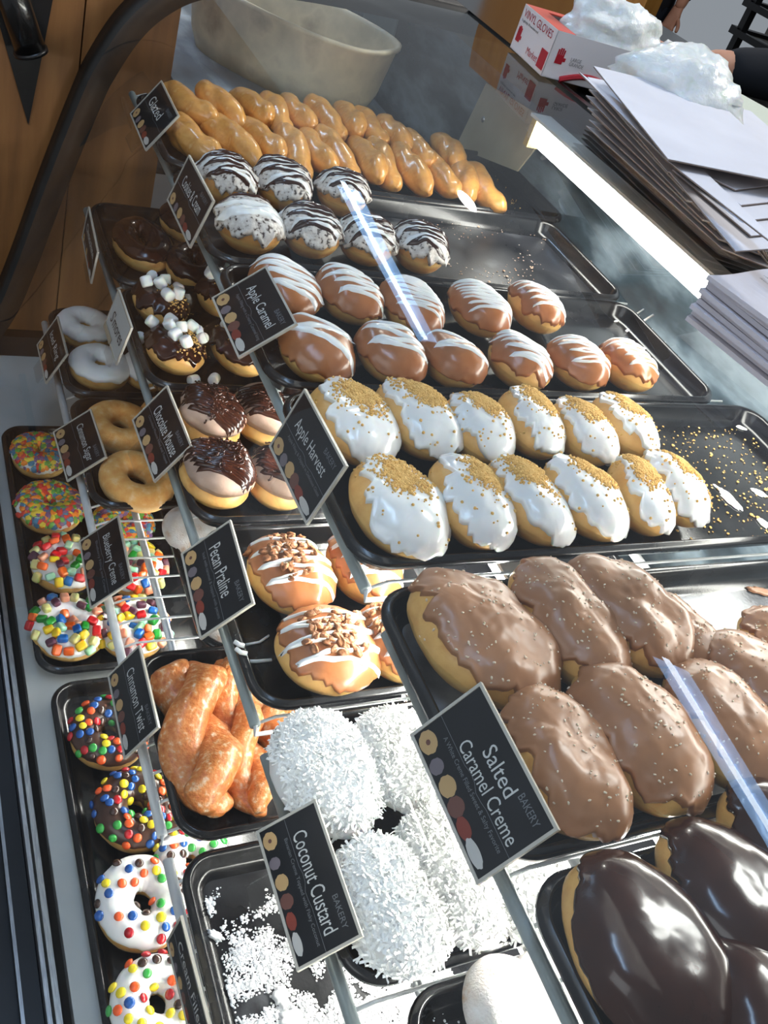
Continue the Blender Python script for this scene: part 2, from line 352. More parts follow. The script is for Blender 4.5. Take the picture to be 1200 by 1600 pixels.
# ================================================================== SETTING
Z0, Z1, Z2, Z3 = 0.0, -0.1727, -0.3404, -0.525
Y1, Y2 = -0.0547, -0.1123
g = MB(); ys = [-0.9, -0.52, -0.33, -0.215, -0.062, 0.078]
for a_, b_ in zip(ys[:-1], ys[1:]): g.box((-1.14, a_ + 0.0012, -1.0), (-1.10, b_ - 0.0012, 0.42))
g.box((-1.15, -0.9, -1.0), (-1.141, 0.078, 0.42)); struct(g.build('wall_left', WOOD))
struct(MB().box((-4.5, -1.6, -1.0), (3, 5.0, -0.95)).build('floor', mat('grey_floor', [(0.3, (86, 80, 74)), (0.7, (100, 94, 86))], rough=0.5, scale=3, detail=6)))
struct(MB().box((-4.5, 4.6, -0.95), (3, 4.7, 2.6)).build('wall_back', mat('dim_wall', [(0.3, (92, 86, 82)), (0.7, (100, 94, 90))], rough=0.8, scale=3)))

# the case -----------------------------------------------------------------
CURVE = [(-0.214, -0.505), (-0.17, -0.42), (-0.144, -0.334), (-0.104, -0.173), (-0.067, -0.038), (-0.05, 0.012), (-0.018, 0.077), (0.02, 0.124), (0.07, 0.16), (0.14, 0.184), (0.24, 0.197), (0.38, 0.203), (0.53, 0.206)]
def smooth_curve(C, n=6):
    out = []
    for i in range(len(C) - 1):
        p0 = Vector(C[max(i - 1, 0)]); p1 = Vector(C[i]); p2 = Vector(C[i + 1]); p3 = Vector(C[min(i + 2, len(C) - 1)])
        for k in range(n):
            t = k / n; out.append(0.5 * ((2 * p1) + (p2 - p0) * t + (2 * p0 - 5 * p1 + 4 * p2 - p3) * t * t + (3 * p1 - p0 - 3 * p2 + p3) * t ** 3))
    out.append(Vector(C[-1])); return out
CC = smooth_curve(CURVE)
case = thing('display_case', 'long bakery display case with curved glass front and black base', 'display case', (-0.2, 0.2, -0.95))
def cs(mb, name, M, smooth=False, **k):
    o = mb.build(name, M, None, smooth, **k); o.parent = case; o.location = -Vector(case.location); return o
g = MB(); V = []
for x in (-1.05, 0.75):
    for p in CC: V.append((x, p.x, p.y))
n = len(CC); g.add(V, [(i, i + 1, n + i + 1, n + i) for i in range(n - 1)])
cs(g, 'curved_glass', GLASS, True, label='clear curved front glass')
g = MB(); V = []
for x in (-1.052, -1.10):
    for d in (0.003, -0.034):
        for i, p in enumerate(CC):
            t = (CC[min(i + 1, n - 1)] - CC[max(i - 1, 0)]).normalized(); q = p + Vector((t.y, -t.x)) * (-d) * 1.0
            V.append((x, p.x + t.y * (-d) * -1 * -1, p.y + t.x * d))
F = []
for i in range(n - 1):
    for (a, b) in ((0, 1), (1, 3), (3, 2), (2, 0)): F.append((a * n + i, a * n + i + 1, b * n + i + 1, b * n + i))
g.add(V, F); cs(g, 'end_gasket', GASKET, True, label='dark rubber end trim')
cs(MB().box((-1.10, -0.19, -0.545), (0.75, 0.66, -0.5255)), 'bottom_deck', DECK, label='white laminate deck')
cs(MB().box((-1.10, -0.19, -0.5255), (-1.075, 0.6, -0.485)), 'end_skirting', BLACK, label='black strip at the end wall')
g = MB(); g.box((-1.10, -0.30, -0.95), (0.75, -0.215, -0.53)); g.box((-1.10, -0.236, -0.53), (0.75, -0.219, -0.515)); cs(g, 'base_panel', BLACK)
g = MB(); g.box((-1.10, -0.218, -0.53), (0.75, -0.2135, -0.497)); g.box((-1.10, -0.209, -0.53), (0.75, -0.203, -0.508)); g.box((-1.1, -0.24, -0.512), (0.75, -0.2365, -0.509)); cs(g, 'glass_channel', CHROME, label='bright metal glass channel')
cs(MB().box((-2.0, 0.655, -0.545), (0.75, 0.665, 0.17)), 'back_door', MIRROR, label='smudged dark sliding back door')
cs(MB().box((-2.0, 0.0, -0.545), (-1.99, 0.66, 0.17)), 'end_panel', MIRROR)
cs(MB().box((-1.99, 0.079, -0.006), (-1.04, 0.475, 0.0)), 'steel_shelf', STEEL, label='smudged steel end shelf')
cs(MB().box((-2.6, 0.53, 0.17), (0.75, 1.25, 0.2)).box((-2.6, 0.528, 0.165), (0.75, 0.54, 0.209)), 'counter_top', mat('black_counter', [(0.4, (12, 13, 14)), (0.7, (20, 21, 23))], rough=0.15, scale=30))
cs(MB().box((-2.6, 0.8, -0.95), (0.75, 1.2, 0.17)), 'back_base', BLACK)

# shelves of rail and wire ------------------------------------------------
def shelf(y0, z, spans, label):
    z -= 0.0053
    t = thing('wire_shelf', label, 'shelf', ((spans[0][0] + spans[0][1]) / 2, y0, z), group='wire shelves of the display case'); lc = Vector(t.location)
    for (xa, xb) in spans:
        g = MB().tube([Vector((xa, y0, z)) - lc, Vector((xb, y0, z)) - lc], 0.0052, 14); g.build('front_rail', RAIL if z > -0.3 else WIRE, t, True)
        for yy in (y0 + 0.06, y0 + 0.30, y0 + 0.50):
            g = MB().tube([Vector((xa, yy, z - 0.0025)) - lc, Vector((xb, yy, z - 0.0025)) - lc], 0.0045, 10); g.build('long_rod', WIRE, t, True)
        g = MB(); k = 0; x = xb - 0.004
        while x > xa:
            g.tube([Vector((x, y0 + 0.002, z - 0.004)) - lc, Vector((x, y0 + 0.02, z + 0.0035)) - lc, Vector((x, 0.62, z + 0.0035)) - lc], 0.0016, 6); x -= 0.0335
        g.build('cross_wires', WIRE, t, True, kind='stuff')
        for x in (xb,):
            g = MB().tube([Vector((x, y0, z)) - lc, Vector((x + 0.004, y0, z - 0.008)) - lc, Vector((x + 0.004, y0 + 0.06, z - 0.008)) - lc], 0.0022, 8); g.build('end_hook', WIRE, t, True)
    return t
shelf(0.0, Z0, [(-1.01, -0.001), (0.045, 0.72)], 'top wire shelf with grey front rail, under the oval buns and twists')
shelf(Y1, Z1, [(-0.97, -0.002), (0.030, 0.72)], 'middle wire shelf with grey rail, under the coconut and pecan trays')
shelf(Y2, Z2, [(-0.905, -0.002), (0.024, 0.72)], 'lowest white wire shelf, above the candy-topped donuts')

# lamps ---------------------------------------------------------------------
def lamp(x0, x1, y, z, r, strength, label, color=(255, 252, 244)):
    t = thing('tube_lamp', label, 'lamp', ((x0 + x1) / 2, y, z))
    L_ = (x1 - x0) / 2
    g = MB().tube([(-L_, 0, 0), (L_, 0, 0)], r, 14); g.build('light_tube', flat('lit_tube_%s' % strength, color, emit=(color, strength)), t, True)
    MB().box((-L_ - 0.01, -r * 1.4, r * 1.05), (L_ + 0.01, r * 1.4, r * 1.05 + 0.004)).build('lamp_housing', flat('white_housing', (215, 215, 210)), t)
    for s_ in (-1, 1): MB().box((s_ * (L_ + 0.004) - 0.006, -r * 1.1, -r * 1.1), (s_ * (L_ + 0.004) + 0.006, r * 1.1, r * 1.1)).build('end_cap', flat('cap_brass', (190, 170, 110), metal=0.4), t)
    return t
lamp(-0.72, 0.55, 0.52, 0.142, 0.019, TOP_LAMP, 'long bright tube lamp under the front edge of the black counter')
lamp(-0.36, 0.70, 0.165, Z0 - 0.033, 0.009, SHELF_LAMP, 'tube lamp under the top shelf, lighting the coconut donuts')
lamp(-0.25, 0.70, 0.125, Z1 - 0.033, 0.008, MID_LAMP, 'tube lamp under the middle shelf, lighting the sugary tray')
lamp(-0.50, 0.70, 0.07, Z2 - 0.03, 0.007, LOW_LAMP, 'tube lamp under the lowest shelf, lighting the candy donuts')

# trays -----------------------------------------------------------------------
SCRAPED_SHEEN = mat('scraped_tray_painted_sheen', [(0.34, (66, 68, 72)), (0.5, (128, 130, 134)), (0.66, (176, 178, 180))], rough=0.36, rvar=0.14, scale=13, detail=12, bump=0.1, bscale=300, metal=0.3)  # worn floor, with the highlight of reflected light painted in as silvery grey
def tray(x0, x1, y0, y1, z, label, group, worn=False, name='bakery_tray', rimh=0.025):
    cx, cy = (x0 + x1) / 2, (y0 + y1) / 2; hx, hy = (x1 - x0) / 2, (y1 - y0) / 2
    t = thing(name, label, 'tray', (cx, cy, z), group=group)
    prof = [(-0.022, 0.0035), (-0.017, 0.004), (-0.012, 0.009), (-0.0085, rimh - 0.003), (-0.007, rimh), (-0.0045, rimh + 0.0005), (-0.0035, rimh - 0.0012), (-0.0018, rimh - 0.0012), (-0.001, rimh - 0.003), (0, rimh - 0.004), (0, rimh - 0.007), (-0.006, rimh - 0.008), (-0.012, 0.004), (-0.02, 0.0005)]
    nc = 9; V = []; m_ = 0
    for (d, zz) in prof:
        r = max(0.034 + d, 0.004); ring = []
        for q, (sx, sy) in enumerate(((1, 1), (-1, 1), (-1, -1), (1, -1))):
            for k in range(nc):
                a = q * PI / 2 + k / (nc - 1) * PI / 2
                ring.append((sx * (hx + d - r) + r * math.cos(a), sy * (hy + d - r) + r * math.sin(a), zz))
        V += ring; m_ = len(ring)
    F = [(j * m_ + i, j * m_ + (i + 1) % m_, (j + 1) * m_ + (i + 1) % m_, (j + 1) * m_ + i) for j in range(len(prof) - 1) for i in range(m_)]
    F = [f[::-1] for f in F]
    mk('tray_rim', V, F, TRAYM, t, True)
    mk('tray_floor', [V[i] for i in range(m_)] + [(v[0], v[1], 0.0008) for v in [V[i] for i in range(m_)]], [tuple(range(m_)), tuple(range(2 * m_ - 1, m_ - 1, -1))] + [(i + m_, (i + 1) % m_ + m_, (i + 1) % m_, i) for i in range(m_)], (SCRAPED_SHEEN if worn == 2 else WORN) if worn else TRAYM, t, False)
    return t
GT = 'long trays on the top shelf'; GM = 'trays on the middle shelf'; GL = 'trays on the lowest shelf'; GB = 'trays on the case floor'
T = {}
T['glazed'] = tray(-0.945, -0.708, -0.015, 0.625, Z0, 'black tray piled with plain glazed twists, farthest on the top shelf', GT)
T['cookie'] = tray(-0.703, -0.472, -0.015, 0.585, Z0, 'black tray of cream buns with black and white stripes, half empty', GT, True)
T['caramel'] = tray(-0.467, -0.237, -0.015, 0.575, Z0, 'black tray of caramel buns with white drizzle on the top shelf', GT)
T['harvest'] = tray(-0.232, 0.0, -0.015, 0.62, Z0, 'black tray of white-iced buns with crumbs on the top shelf', GT)
T['salted'] = tray(0.022, 0.253, -0.015, 0.58, Z0, 'black tray of salted caramel buns with a worn floor and painted-in silvery sheen', GT, 2)
T['darkchoc'] = tray(0.262, 0.50, -0.008, 0.58, Z0, 'black tray of glossy dark chocolate buns, nearest on the top shelf', GT)
T['m_choc'] = tray(-0.945, -0.705, -0.06, 0.45, Z1, 'black tray of chocolate iced rings beside the wood wall', GM)
T['m_smores'] = tray(-0.700, -0.470, -0.06, 0.45, Z1, 'black tray of marshmallow topped chocolate buns', GM)
T['m_mousse'] = tray(-0.465, -0.234, -0.06, 0.45, Z1, 'black tray of chocolate mousse buns', GM)
T['m_pecan'] = tray(-0.229, 0.003, -0.06, 0.45, Z1, 'black tray of pecan caramel buns with icing drips on its rim', GM)
T['m_coco'] = tray(0.012, 0.246, -0.06, 0.45, Z1, 'black tray of shredded coconut buns', GM)
T['m_powder'] = tray(0.254, 0.49, -0.03, 0.45, Z1, 'black tray dusted with powdered sugar at the bottom of the photo', GM, True)
T['l_white'] = tray(-0.910, -0.679, -0.112, 0.35, Z2, 'black tray of white iced rings on the lowest shelf', GL)
T['l_cinn'] = tray(-0.674, -0.442, -0.112, 0.35, Z2, 'black tray of cinnamon sugar rings on the lowest shelf', GL)
T['l_blue'] = tray(-0.425, -0.196, -0.028, 0.42, Z2, 'black tray set back on bare wires, with powdered blueberry donut', GL)
T['l_twist'] = tray(-0.206, 0.025, -0.105, 0.35, Z2, 'black tray of sticky cinnamon twists on the lowest shelf', GL)
T['l_powder'] = tray(0.035, 0.265, -0.112, 0.35, Z2, 'empty black tray with spilled powdered sugar on the lowest shelf', GL, True)
T['b_far'] = tray(-0.842, -0.332, -0.178, 0.06, Z3, 'black tray of gummy and cereal donuts on the case floor', GB)
T['b_near'] = tray(-0.318, 0.19, -0.168, 0.07, Z3, 'black tray of candy coated donuts on the case floor', GB)

# ================================================================== PASTRIES
ORD = ['first', 'second', 'third', 'fourth', 'fifth', 'sixth', 'seventh', 'eighth', 'ninth', 'tenth', 'eleventh', 'twelfth', 'thirteenth', 'fourteenth']
FL = 0.0042                                        # tray floor above its shelf
seed = 0
def start(name, label, cat, group, u, v, zs, h, yaw, tilt=(0, 0)):
    loc, rot = place(u, v, zs + FL, h, yaw, tilt)
    if tilt[0] or tilt[1]: loc = (loc[0], loc[1], loc[2] + 0.02 * (abs(tilt[0]) + abs(tilt[1])))
    return thing(name, label, cat, loc, rot, group)

# glazed twists
TW = [(295, 162, .9), (345, 166, .8), (395, 168, .8), (430, 178, .8), (462, 176, .8), (508, 185, .85), (545, 188, .85), (577, 198, .85), (614, 210, .85), (650, 232, .8), (700, 240, .8)]
TL_ = [(300, 215, .8), (355, 215, 1.1), (405, 218, .9), (458, 238, .9), (492, 235, .9), (524, 240, 1.0), (572, 250, 1.0), (598, 256, .95), (640, 262, 1.0), (683, 270, 1.0), (720, 277, .9), (755, 292, .95)]
def twist_mesh(L_, r, seed_, turns=2.2, strand=0.55, flat_=0.85):
    """two ropes of dough wound round each other"""
    mb = MB(); n = 40; k_ = 14
    for s_ in (0, 1):
        V = []
        for i in range(n + 1):
            t = i / n; x = (t - 0.5) * L_; e = min(1, math.sin(PI * min(max(t, 0.012), 0.988)) * 3.0) ** 0.5
            a = s_ * PI + t * turns * PI * 2 * 0.5 + seed_; cy, cz = math.cos(a) * r * strand * 0.62, math.sin(a) * r * strand * 0.5
            for k in range(k_):
                q = 2 * PI * k / k_; rr = r * (0.72) * e * (1 + 0.1 * nz(x * 60 + seed_, math.cos(q) * 1.3 + s_ * 5, math.sin(q) * 1.3))
                V.append(Vector((x, cy * e + rr * math.cos(q), r * 0.95 + cz * e + rr * math.sin(q) * flat_)))
        F = [(i * k_ + k, i * k_ + (k + 1) % k_, (i + 1) * k_ + (k + 1) % k_, (i + 1) * k_ + k) for i in range(n) for k in range(k_)]
        F += [tuple(range(k_ - 1, -1, -1)), tuple(n * k_ + k for k in range(k_))]
        mb.add(V, [f[::-1] for f in F])
    return mb
def finger_mesh(L_, r, sd):
    """one plump twist: a long rounded stick with a shallow spiral crease"""
    V = []; n, k_ = 44, 26
    for i in range(n + 1):
        t = i / n; e = max(0.0, 1 - abs(2 * t - 1) ** 3.2) ** 0.55; x = (t - 0.5) * L_ * (1 - 0.0)
        oy = 0.004 * math.sin(t * 5 + sd); oz = 0.003 * math.sin(t * 4 + sd * 2)
        for k in range(k_):
            q = 2 * PI * k / k_; c = math.cos(q - t * 4.2 - sd)
            g_ = 1 - 0.17 * math.exp(-((1 - abs(c)) / 0.10)) + 0.07 * nz(x * 45 + sd, math.cos(q) * 1.2, math.sin(q) * 1.2) + 0.03 * nz(x * 160, math.cos(q) * 4 + sd, math.sin(q) * 4)
            V.append(Vector((x, oy + r * e * g_ * math.cos(q), r + oz + r * e * g_ * math.sin(q) * 0.95)))
    F = [(i * k_ + k, i * k_ + (k + 1) % k_, (i + 1) * k_ + (k + 1) % k_, (i + 1) * k_ + k) for i in range(n) for k in range(k_)]
    return V, [f[::-1] for f in F] + [tuple(range(k_)), tuple(n * k_ + k for k in range(k_))[::-1]]
def twists(lst, row, zoff, yaw0, yaw1, L0):
    global seed
    for i, (u, v, s_) in enumerate(lst):
        seed += 1; rr = random.Random(seed)
        L_ = L0 * s_; r = 0.0215 if row == 'upper' else 0.0225
        p = at(u, v, z=zoff); f = i / (len(lst) - 1)
        o = thing('glazed_twist', 'glazed twist, %s from the left in the %s row of the far tray' % (ORD[i], row), 'donut', (p.x, p.y, zoff - r), (0.0, rr.uniform(-0.05, 0.05), math.radians(yaw0 + (yaw1 - yaw0) * min(1, f * 2) + rr.uniform(-4, 4))), 'plain glazed twists')
        mk('twist_dough', *finger_mesh(L_, r, seed * 1.7), GLAZED, o, True)
twists(TW, 'upper', 0.040, 16, 0, 0.150)
twists(TL_, 'lower', 0.030, 18, -6, 0.160)

def stripes(bun_, bvh, o, n, w, th, M, name, slope=0.15, seed_=0, x0=-0.8, x1=0.8, half=0.95):
    rr = random.Random(seed_); mb = MB()
    ribbon(mb, bvh, zigzag(bun_.a * x0, bun_.a * x1, bun_.b * half, n, slope=slope, rnd=rr), w, th)
    if mb.V: mb.build(name, M, o, True)
    return mb

# cookies and cream buns (u, v, half length, half width)
CK = [('upper', 352, 285, .042, .034), ('upper', 440, 292, .044, .036), ('upper', 533, 305, .038, .033), ('lower', 388, 356, .043, .038), ('lower', 484, 365, .042, .036), ('lower', 572, 379, .038, .036), ('lower', 654, 391, .040, .034)]
for i, (row, u, v, a, b) in enumerate(CK):
    seed += 1; bn = Bun(a, b, 0.05, seed, 0.05)
    k = [c for c in CK if c[0] == row].index(CK[i])
    o = start('cookies_and_cream_bun', 'cream bun with dark and white stripes, %s from the left in the %s row' % (ORD[k], row), 'donut', 'striped cookies and cream buns', u, v, Z0, 0.05, math.radians(6 + 8 * math.sin(i * 3)))
    vm = bn.mesh(); mk('bun', *vm, DOUGH_D, o); ic = bn.icing(0.004, 0.55, 0.16, wr=0.5); mk('cream_icing', *ic, COOKIE, o)
    bv = surf(vm, ic)
    if i != 3:
        stripes(bn, bv, o, 4, 0.0075, 0.0022, WHITE, 'white_drizzle', seed_=i, slope=0.25)
        stripes(bn, bv, o, 4, 0.0042, 0.003, CHOC, 'chocolate_drizzle', seed_=i + 40, slope=0.25, x0=-0.7, x1=0.9)
    else:
        stripes(bn, bv, o, 2, 0.014, 0.003, WHITE, 'white_drizzle', seed_=5, x0=-0.3, x1=0.5)
        stripes(bn, bv, o, 1, 0.004, 0.003, CHOC, 'chocolate_drizzle', seed_=45, x0=-0.8, x1=-0.5)

# apple caramel buns
CR = [('upper', 441, 455, .050, .038, 5, .007), ('upper', 540, 466, .046, .036, 5, .006), ('upper', 638, 484, .046, .036, 8, .003), ('upper', 743, 488, .046, .036, 9, .003), ('upper', 833, 486, .043, .033, 6, .0018),
      ('lower', 490, 552, .048, .040, 2, .012), ('lower', 605, 557, .047, .037, 3, .010), ('lower', 702, 568, .040, .034, 2, .008), ('lower', 807, 569, .045, .038, 6, .005), ('lower', 896, 571, .044, .034, 5, .0028), ('lower', 974, 576, .042, .030, 5, .0026)]
for i, (row, u, v, a, b, n_, w_) in enumerate(CR):
    seed += 1; bn = Bun(a, b, 0.046, seed, 0.06)
    k = [c for c in CR if c[0] == row].index(CR[i])
    o = start('apple_caramel_bun', 'caramel iced bun with white drizzle, %s from the left in the %s row' % (ORD[k], row), 'donut', 'apple caramel buns', u, v, Z0, 0.046, math.radians(2 + 9 * math.sin(i * 2.1)), (-0.1, 0))
    vm = bn.mesh(); mk('bun', *vm, DOUGH, o); ic = bn.icing(0.0018, 0.47 + (0.1 if i in (4, 8, 10) else 0), 0.14); mk('caramel_icing', *ic, CARAMEL, o)
    bv = surf(vm, ic); stripes(bn, bv, o, n_, w_, 0.0018, WHITE, 'white_drizzle', seed_=i + 80, slope=0.3, x0=-0.75, x1=0.55 if n_ < 4 else 0.75, half=0.8)

# apple harvest buns
HV = [('upper', 545, 668, .056, .041), ('upper', 645, 664, .054, .040), ('upper', 738, 676, .048, .036), ('upper', 820, 666, .050, .034), ('upper', 902, 681, .046, .031), ('upper', 966, 673, .046, .032),
      ('lower', 613, 800, .056, .044), ('lower', 727, 792, .056, .038), ('lower', 815, 790, .054, .036), ('lower', 905, 786, .052, .038), ('lower', 989, 781, .050, .029), ('lower', 1043, 769, .051, .031)]
for i, (row, u, v, a, b) in enumerate(HV):
    seed += 1; bn = Bun(a, b, 0.046, seed, 0.05)
    k = [c for c in HV if c[0] == row].index(HV[i])
    o = start('apple_harvest_bun', 'white iced oval bun topped with crumbs, %s from the left in the %s row' % (ORD[k], row), 'donut', 'apple harvest buns', u, v, Z0, 0.046, math.radians(0 + 10 * math.sin(i * 1.7)), (-0.14, 0))
    vm = bn.mesh(); mk('bun', *vm, DOUGH, o)
    ic = bn.icing(0.0026, 0.53 + 0.05 * math.sin(i * 2.7), 0.17, cut=lambda u_: 0.20 * max(0, -math.sin(u_ + 0.3)) - 0.05 * max(0, math.cos(u_))); mk('white_icing', *ic, WHITE, o)
    bv = surf(vm, ic); cx, cy = -a * 0.30, b * (0.12 + 0.2 * math.sin(i * 3))
    pts = scatter(bv, a, b, 1300, lambda x, y: math.exp(-2.2 * (((x - cx) / (a * 0.42)) ** 2 + ((y - cy) / (b * 0.5)) ** 2) * (1 + 0.9 * nz(x * 90 + i, y * 90))) + 0.003)
    pieces(pts, 0.00125, CRUMB, 'crumb_topping', o)

# salted caramel buns
SC = [(745, 1003, .066, .050, 'at the left end of the upper row'), (876, 982, .063, .038, 'second from the left in the upper row'), (975, 968, .062, .045, 'third from the left in the upper row'), (1050, 1000, .040, .026, 'small one tucked at the right end of the upper row'),
      (868, 1198, .054, .038, 'beside the large black sign'), (985, 1158, .062, .044, 'in the middle of the lower row'), (1118, 1140, .056, .040, 'under the pale light streak'), (1170, 1085, .052, .040, 'at the right edge of the photo'), (1215, 1025, .045, .035, 'farthest right, mostly outside the frame')]
for i, (u, v, a, b, d) in enumerate(SC):
    seed += 1; hh = 0.056 if a > 0.045 else 0.046; bn = Bun(a, b, hh, seed, 0.075, p=0.58)
    o = start('salted_caramel_bun', 'big milk-brown salted caramel bun, ' + d, 'donut', 'salted caramel buns', u, v, Z0, hh, math.radians([18, 6, 14, 0, 0, 4, 2, 8, 0][i]), (-0.08, 0))
    vm = bn.mesh(56, 28); mk('bun', *vm, DOUGH, o); ic = bn.icing(0.0028, 0.48, 0.16, freq=1.8, wr=0.32, nu=96, nt=34, cut=(lambda u_: 0.14 * max(0, -math.sin(u_)))); mk('caramel_icing', *ic, SALTCAR, o)
    bv = surf(vm, ic); pieces(scatter(bv, a, b, 115), 0.00085, SALT, 'salt_crystals', o, (1.3, 0.8, 0.8), 0.45)

# dark chocolate buns
for i, (u, v, a, b, d) in enumerate([(1003, 1492, .060, .047, 'nearest the tray corner with bare dough on its left side'), (1148, 1425, .062, .046, 'at the right edge behind the front one'), (1215, 1330, .05, .04, 'just showing at the right edge below the light streak'), (1200, 1615, .055, .042, 'cut off by the bottom right corner')]):
    seed += 1; bn = Bun(a, b, 0.052, seed, 0.035, p=0.6)
    o = start('chocolate_bun', 'glossy dark chocolate iced bun, ' + d, 'donut', 'dark chocolate iced buns', u, v, Z0, 0.052, math.radians([6, 14, 10, 0][i]), (-0.05, 0))
    vm = bn.mesh(56, 28); mk('bun', *vm, DOUGH, o); ic = bn.icing(0.0022, 0.42, 0.08, wr=0.12, nu=96, nt=30, cut=lambda u_: 0.22 * max(0, math.cos(u_ - PI * 1.22)) ** 3); mk('chocolate_icing', *ic, CHOC, o)

# middle shelf ---------------------------------------------------------------
for i, (u, v, a, b, d) in enumerate([(222, 384, .062, .042, 'with a bare dough side next to the rail'), (296, 352, .052, .042, 'behind the edge-on sign'), (302, 418, .05, .04, 'beside the top shelf rail')]):
    seed += 1; rg = Ring(a, b, b * 0.42, 0.034, seed)
    o = start('chocolate_ring', 'dark chocolate iced ring donut ' + d, 'donut', 'chocolate iced rings', u, v, Z1, 0.034, math.radians([0, 25, -10][i]))
    vm = rg.mesh(); mk('ring_dough', *vm, DOUGH, o); mk('chocolate_icing', *rg.icing(0.003, 0.3 - 0.2 * (i > 0), 3.3, 0.3), CHOC, o)
def cyl(r, h, n=14):
    V = []; pr = [(0.0, -h), (0.75 * r, -h), (0.95 * r, -h * 0.85), (r, -h * 0.5), (r, h * 0.5), (0.95 * r, h * 0.85), (0.75 * r, h), (0.0, h)]
    for (q, z) in pr[1:-1]: V += [Vector((q * math.cos(2 * PI * k / n), q * math.sin(2 * PI * k / n), z)) for k in range(n)]
    F = grid_faces(n, 6); F += [tuple(range(n - 1, -1, -1)), tuple(5 * n + k for k in range(n))]
    return V, F
def clones(base, lst, parent):
    """further copies of one small piece, sharing its mesh"""
    for (p, q, s_) in lst:
        c = base.copy(); COL.objects.link(c); c.parent = parent
        c.matrix_local = Matrix.Translation(p) @ q.to_4x4() @ Matrix.Scale(s_, 4)
MARSHMESH = cyl(0.0071, 0.0066)
SM = [(247, 480, .042, .036, 7, 'at the far left of its tray'), (338, 468, .036, .03, 5, 'half hidden behind the Apple Caramel sign'), (270, 550, .044, .038, 9, 'at the near left of its tray'), (368, 555, .046, .030, 5, 'beside the top shelf rail')]
for i, (u, v, a, b, nm, d) in enumerate(SM):
    seed += 1; rr = random.Random(seed); bn = Bun(a, b, 0.044, seed, 0.05)
    o = start('smores_bun', 'chocolate bun with mini marshmallows and crumbs, ' + d, 'donut', 'marshmallow topped buns', u, v, Z1, 0.044, math.radians([5, 10, 0, 24][i]), (-0.12, 0))
    vm = bn.mesh(); mk('bun', *vm, DOUGH, o); ic = bn.icing(0.002, 0.52, 0.14, wr=0.8, cut=lambda u_: 0.12 * max(0, math.cos(u_))); mk('chocolate_icing', *ic, CHOC, o)
    bv = surf(vm, ic); pieces(scatter(bv, a, b, 260, lambda x, y: math.exp(-((x / a) ** 2 + ((y - b * .25) / (b * .5)) ** 2) * 2)), 0.0011, CRUMB, 'crumb_topping', o)
    pts = []; lst = []
    for (p, nn) in scatter(bv, a * 0.75, b * 0.75, 400, lambda x, y: math.exp(-(((x + a * .25) / (a * .6)) ** 2 + ((y - b * .1) / (b * .6)) ** 2)), rnd=rr):
        if all((p - q).length > 0.0132 for q in pts): pts.append(p); lst.append((p + nn * 0.005, frame(nn, rr.uniform(0, 6)) @ Matrix.Rotation(rr.uniform(0.3, 1.5), 3, 'X'), rr.uniform(0.95, 1.1)))
        if len(pts) >= nm: break
    base = mk('marshmallow', *MARSHMESH, MARSH, o); base.matrix_local = Matrix.Translation(lst[0][0]) @ lst[0][1].to_4x4(); clones(base, lst[1:], o)
for (u, v, d) in [(302, 597, 'left of the two at the tray edge'), (334, 595, 'right of the two at the tray edge'), (218, 531, 'by the handwritten sign')]:
    p = at(u, v, z=Z1 + 0.008); o = mk('loose_marshmallow', *MARSHMESH, MARSH, None, loc=(p.x, p.y, Z1 + FL + 0.0065)); o.rotation_euler = (1.5, 0, u)
    tag(o, 'loose mini marshmallow on the black tray, ' + d, 'marshmallow', 'loose marshmallows')

MO = [(325, 655, .046, .038, 'far left of its tray'), (408, 655, .044, .034, 'far right, against the top rail'), (335, 745, .044, .038, 'near left of its tray'), (432, 752, .040, .034, 'near right, beside the Apple Harvest sign')]
for i, (u, v, a, b, d) in enumerate(MO):
    seed += 1; rr = random.Random(seed); bn = Bun(a, b, 0.036, seed, 0.05)
    o = start('chocolate_mousse_bun', 'bun with pale brown mousse and chocolate ribbons, ' + d, 'donut', 'chocolate mousse buns', u, v, Z1, 0.05, math.radians([0, 12, 8, 0][i]), (-0.06, 0))
    vm = bn.mesh(); mk('bun', *vm, DOUGH, o)
    tp = Bun(a * 1.0, b * 1.0, 0.040, seed + 50, 0.12, p=0.66); tv = [(x + Vector((0, 0, 0.016))) for x in tp.mesh()[0]]; tm = (tv, tp.mesh()[1]); mk('mousse_cap', *tm, MOUSSE, o)
    bv = surf(vm, tm)
    for q in range(3):
        stripes(bn, bv, o, 5, 0.0058, 0.0030, CHOC, 'chocolate_drizzle', seed_=i * 9 + q, slope=0.35 + q * 0.2, x0=-0.6 + q * .35, x1=0.3 + q * .3, half=0.85)
    mb = MB()
    for (p, nn) in scatter(bv, a * 0.75, b * 0.75, 80, lambda x, y: math.exp(-((x / a) ** 2 + (y / b) ** 2) * 2.5), rnd=rr):     # chocolate curls
        q = frame(nn, rr.uniform(0, 6)); rad = rr.uniform(0.0035, 0.006); pts = [p + q @ Vector((rad * math.cos(t), rad * math.sin(t) * 0.7, 0.001 + rr.uniform(.0006, .0014) * t)) for t in [k * 0.5 for k in range(rr.randrange(4, 8))]]
        mb.tube(pts, 0.0011, 6)
    mb.build('chocolate_curls', CHOC, o, True, kind='stuff')

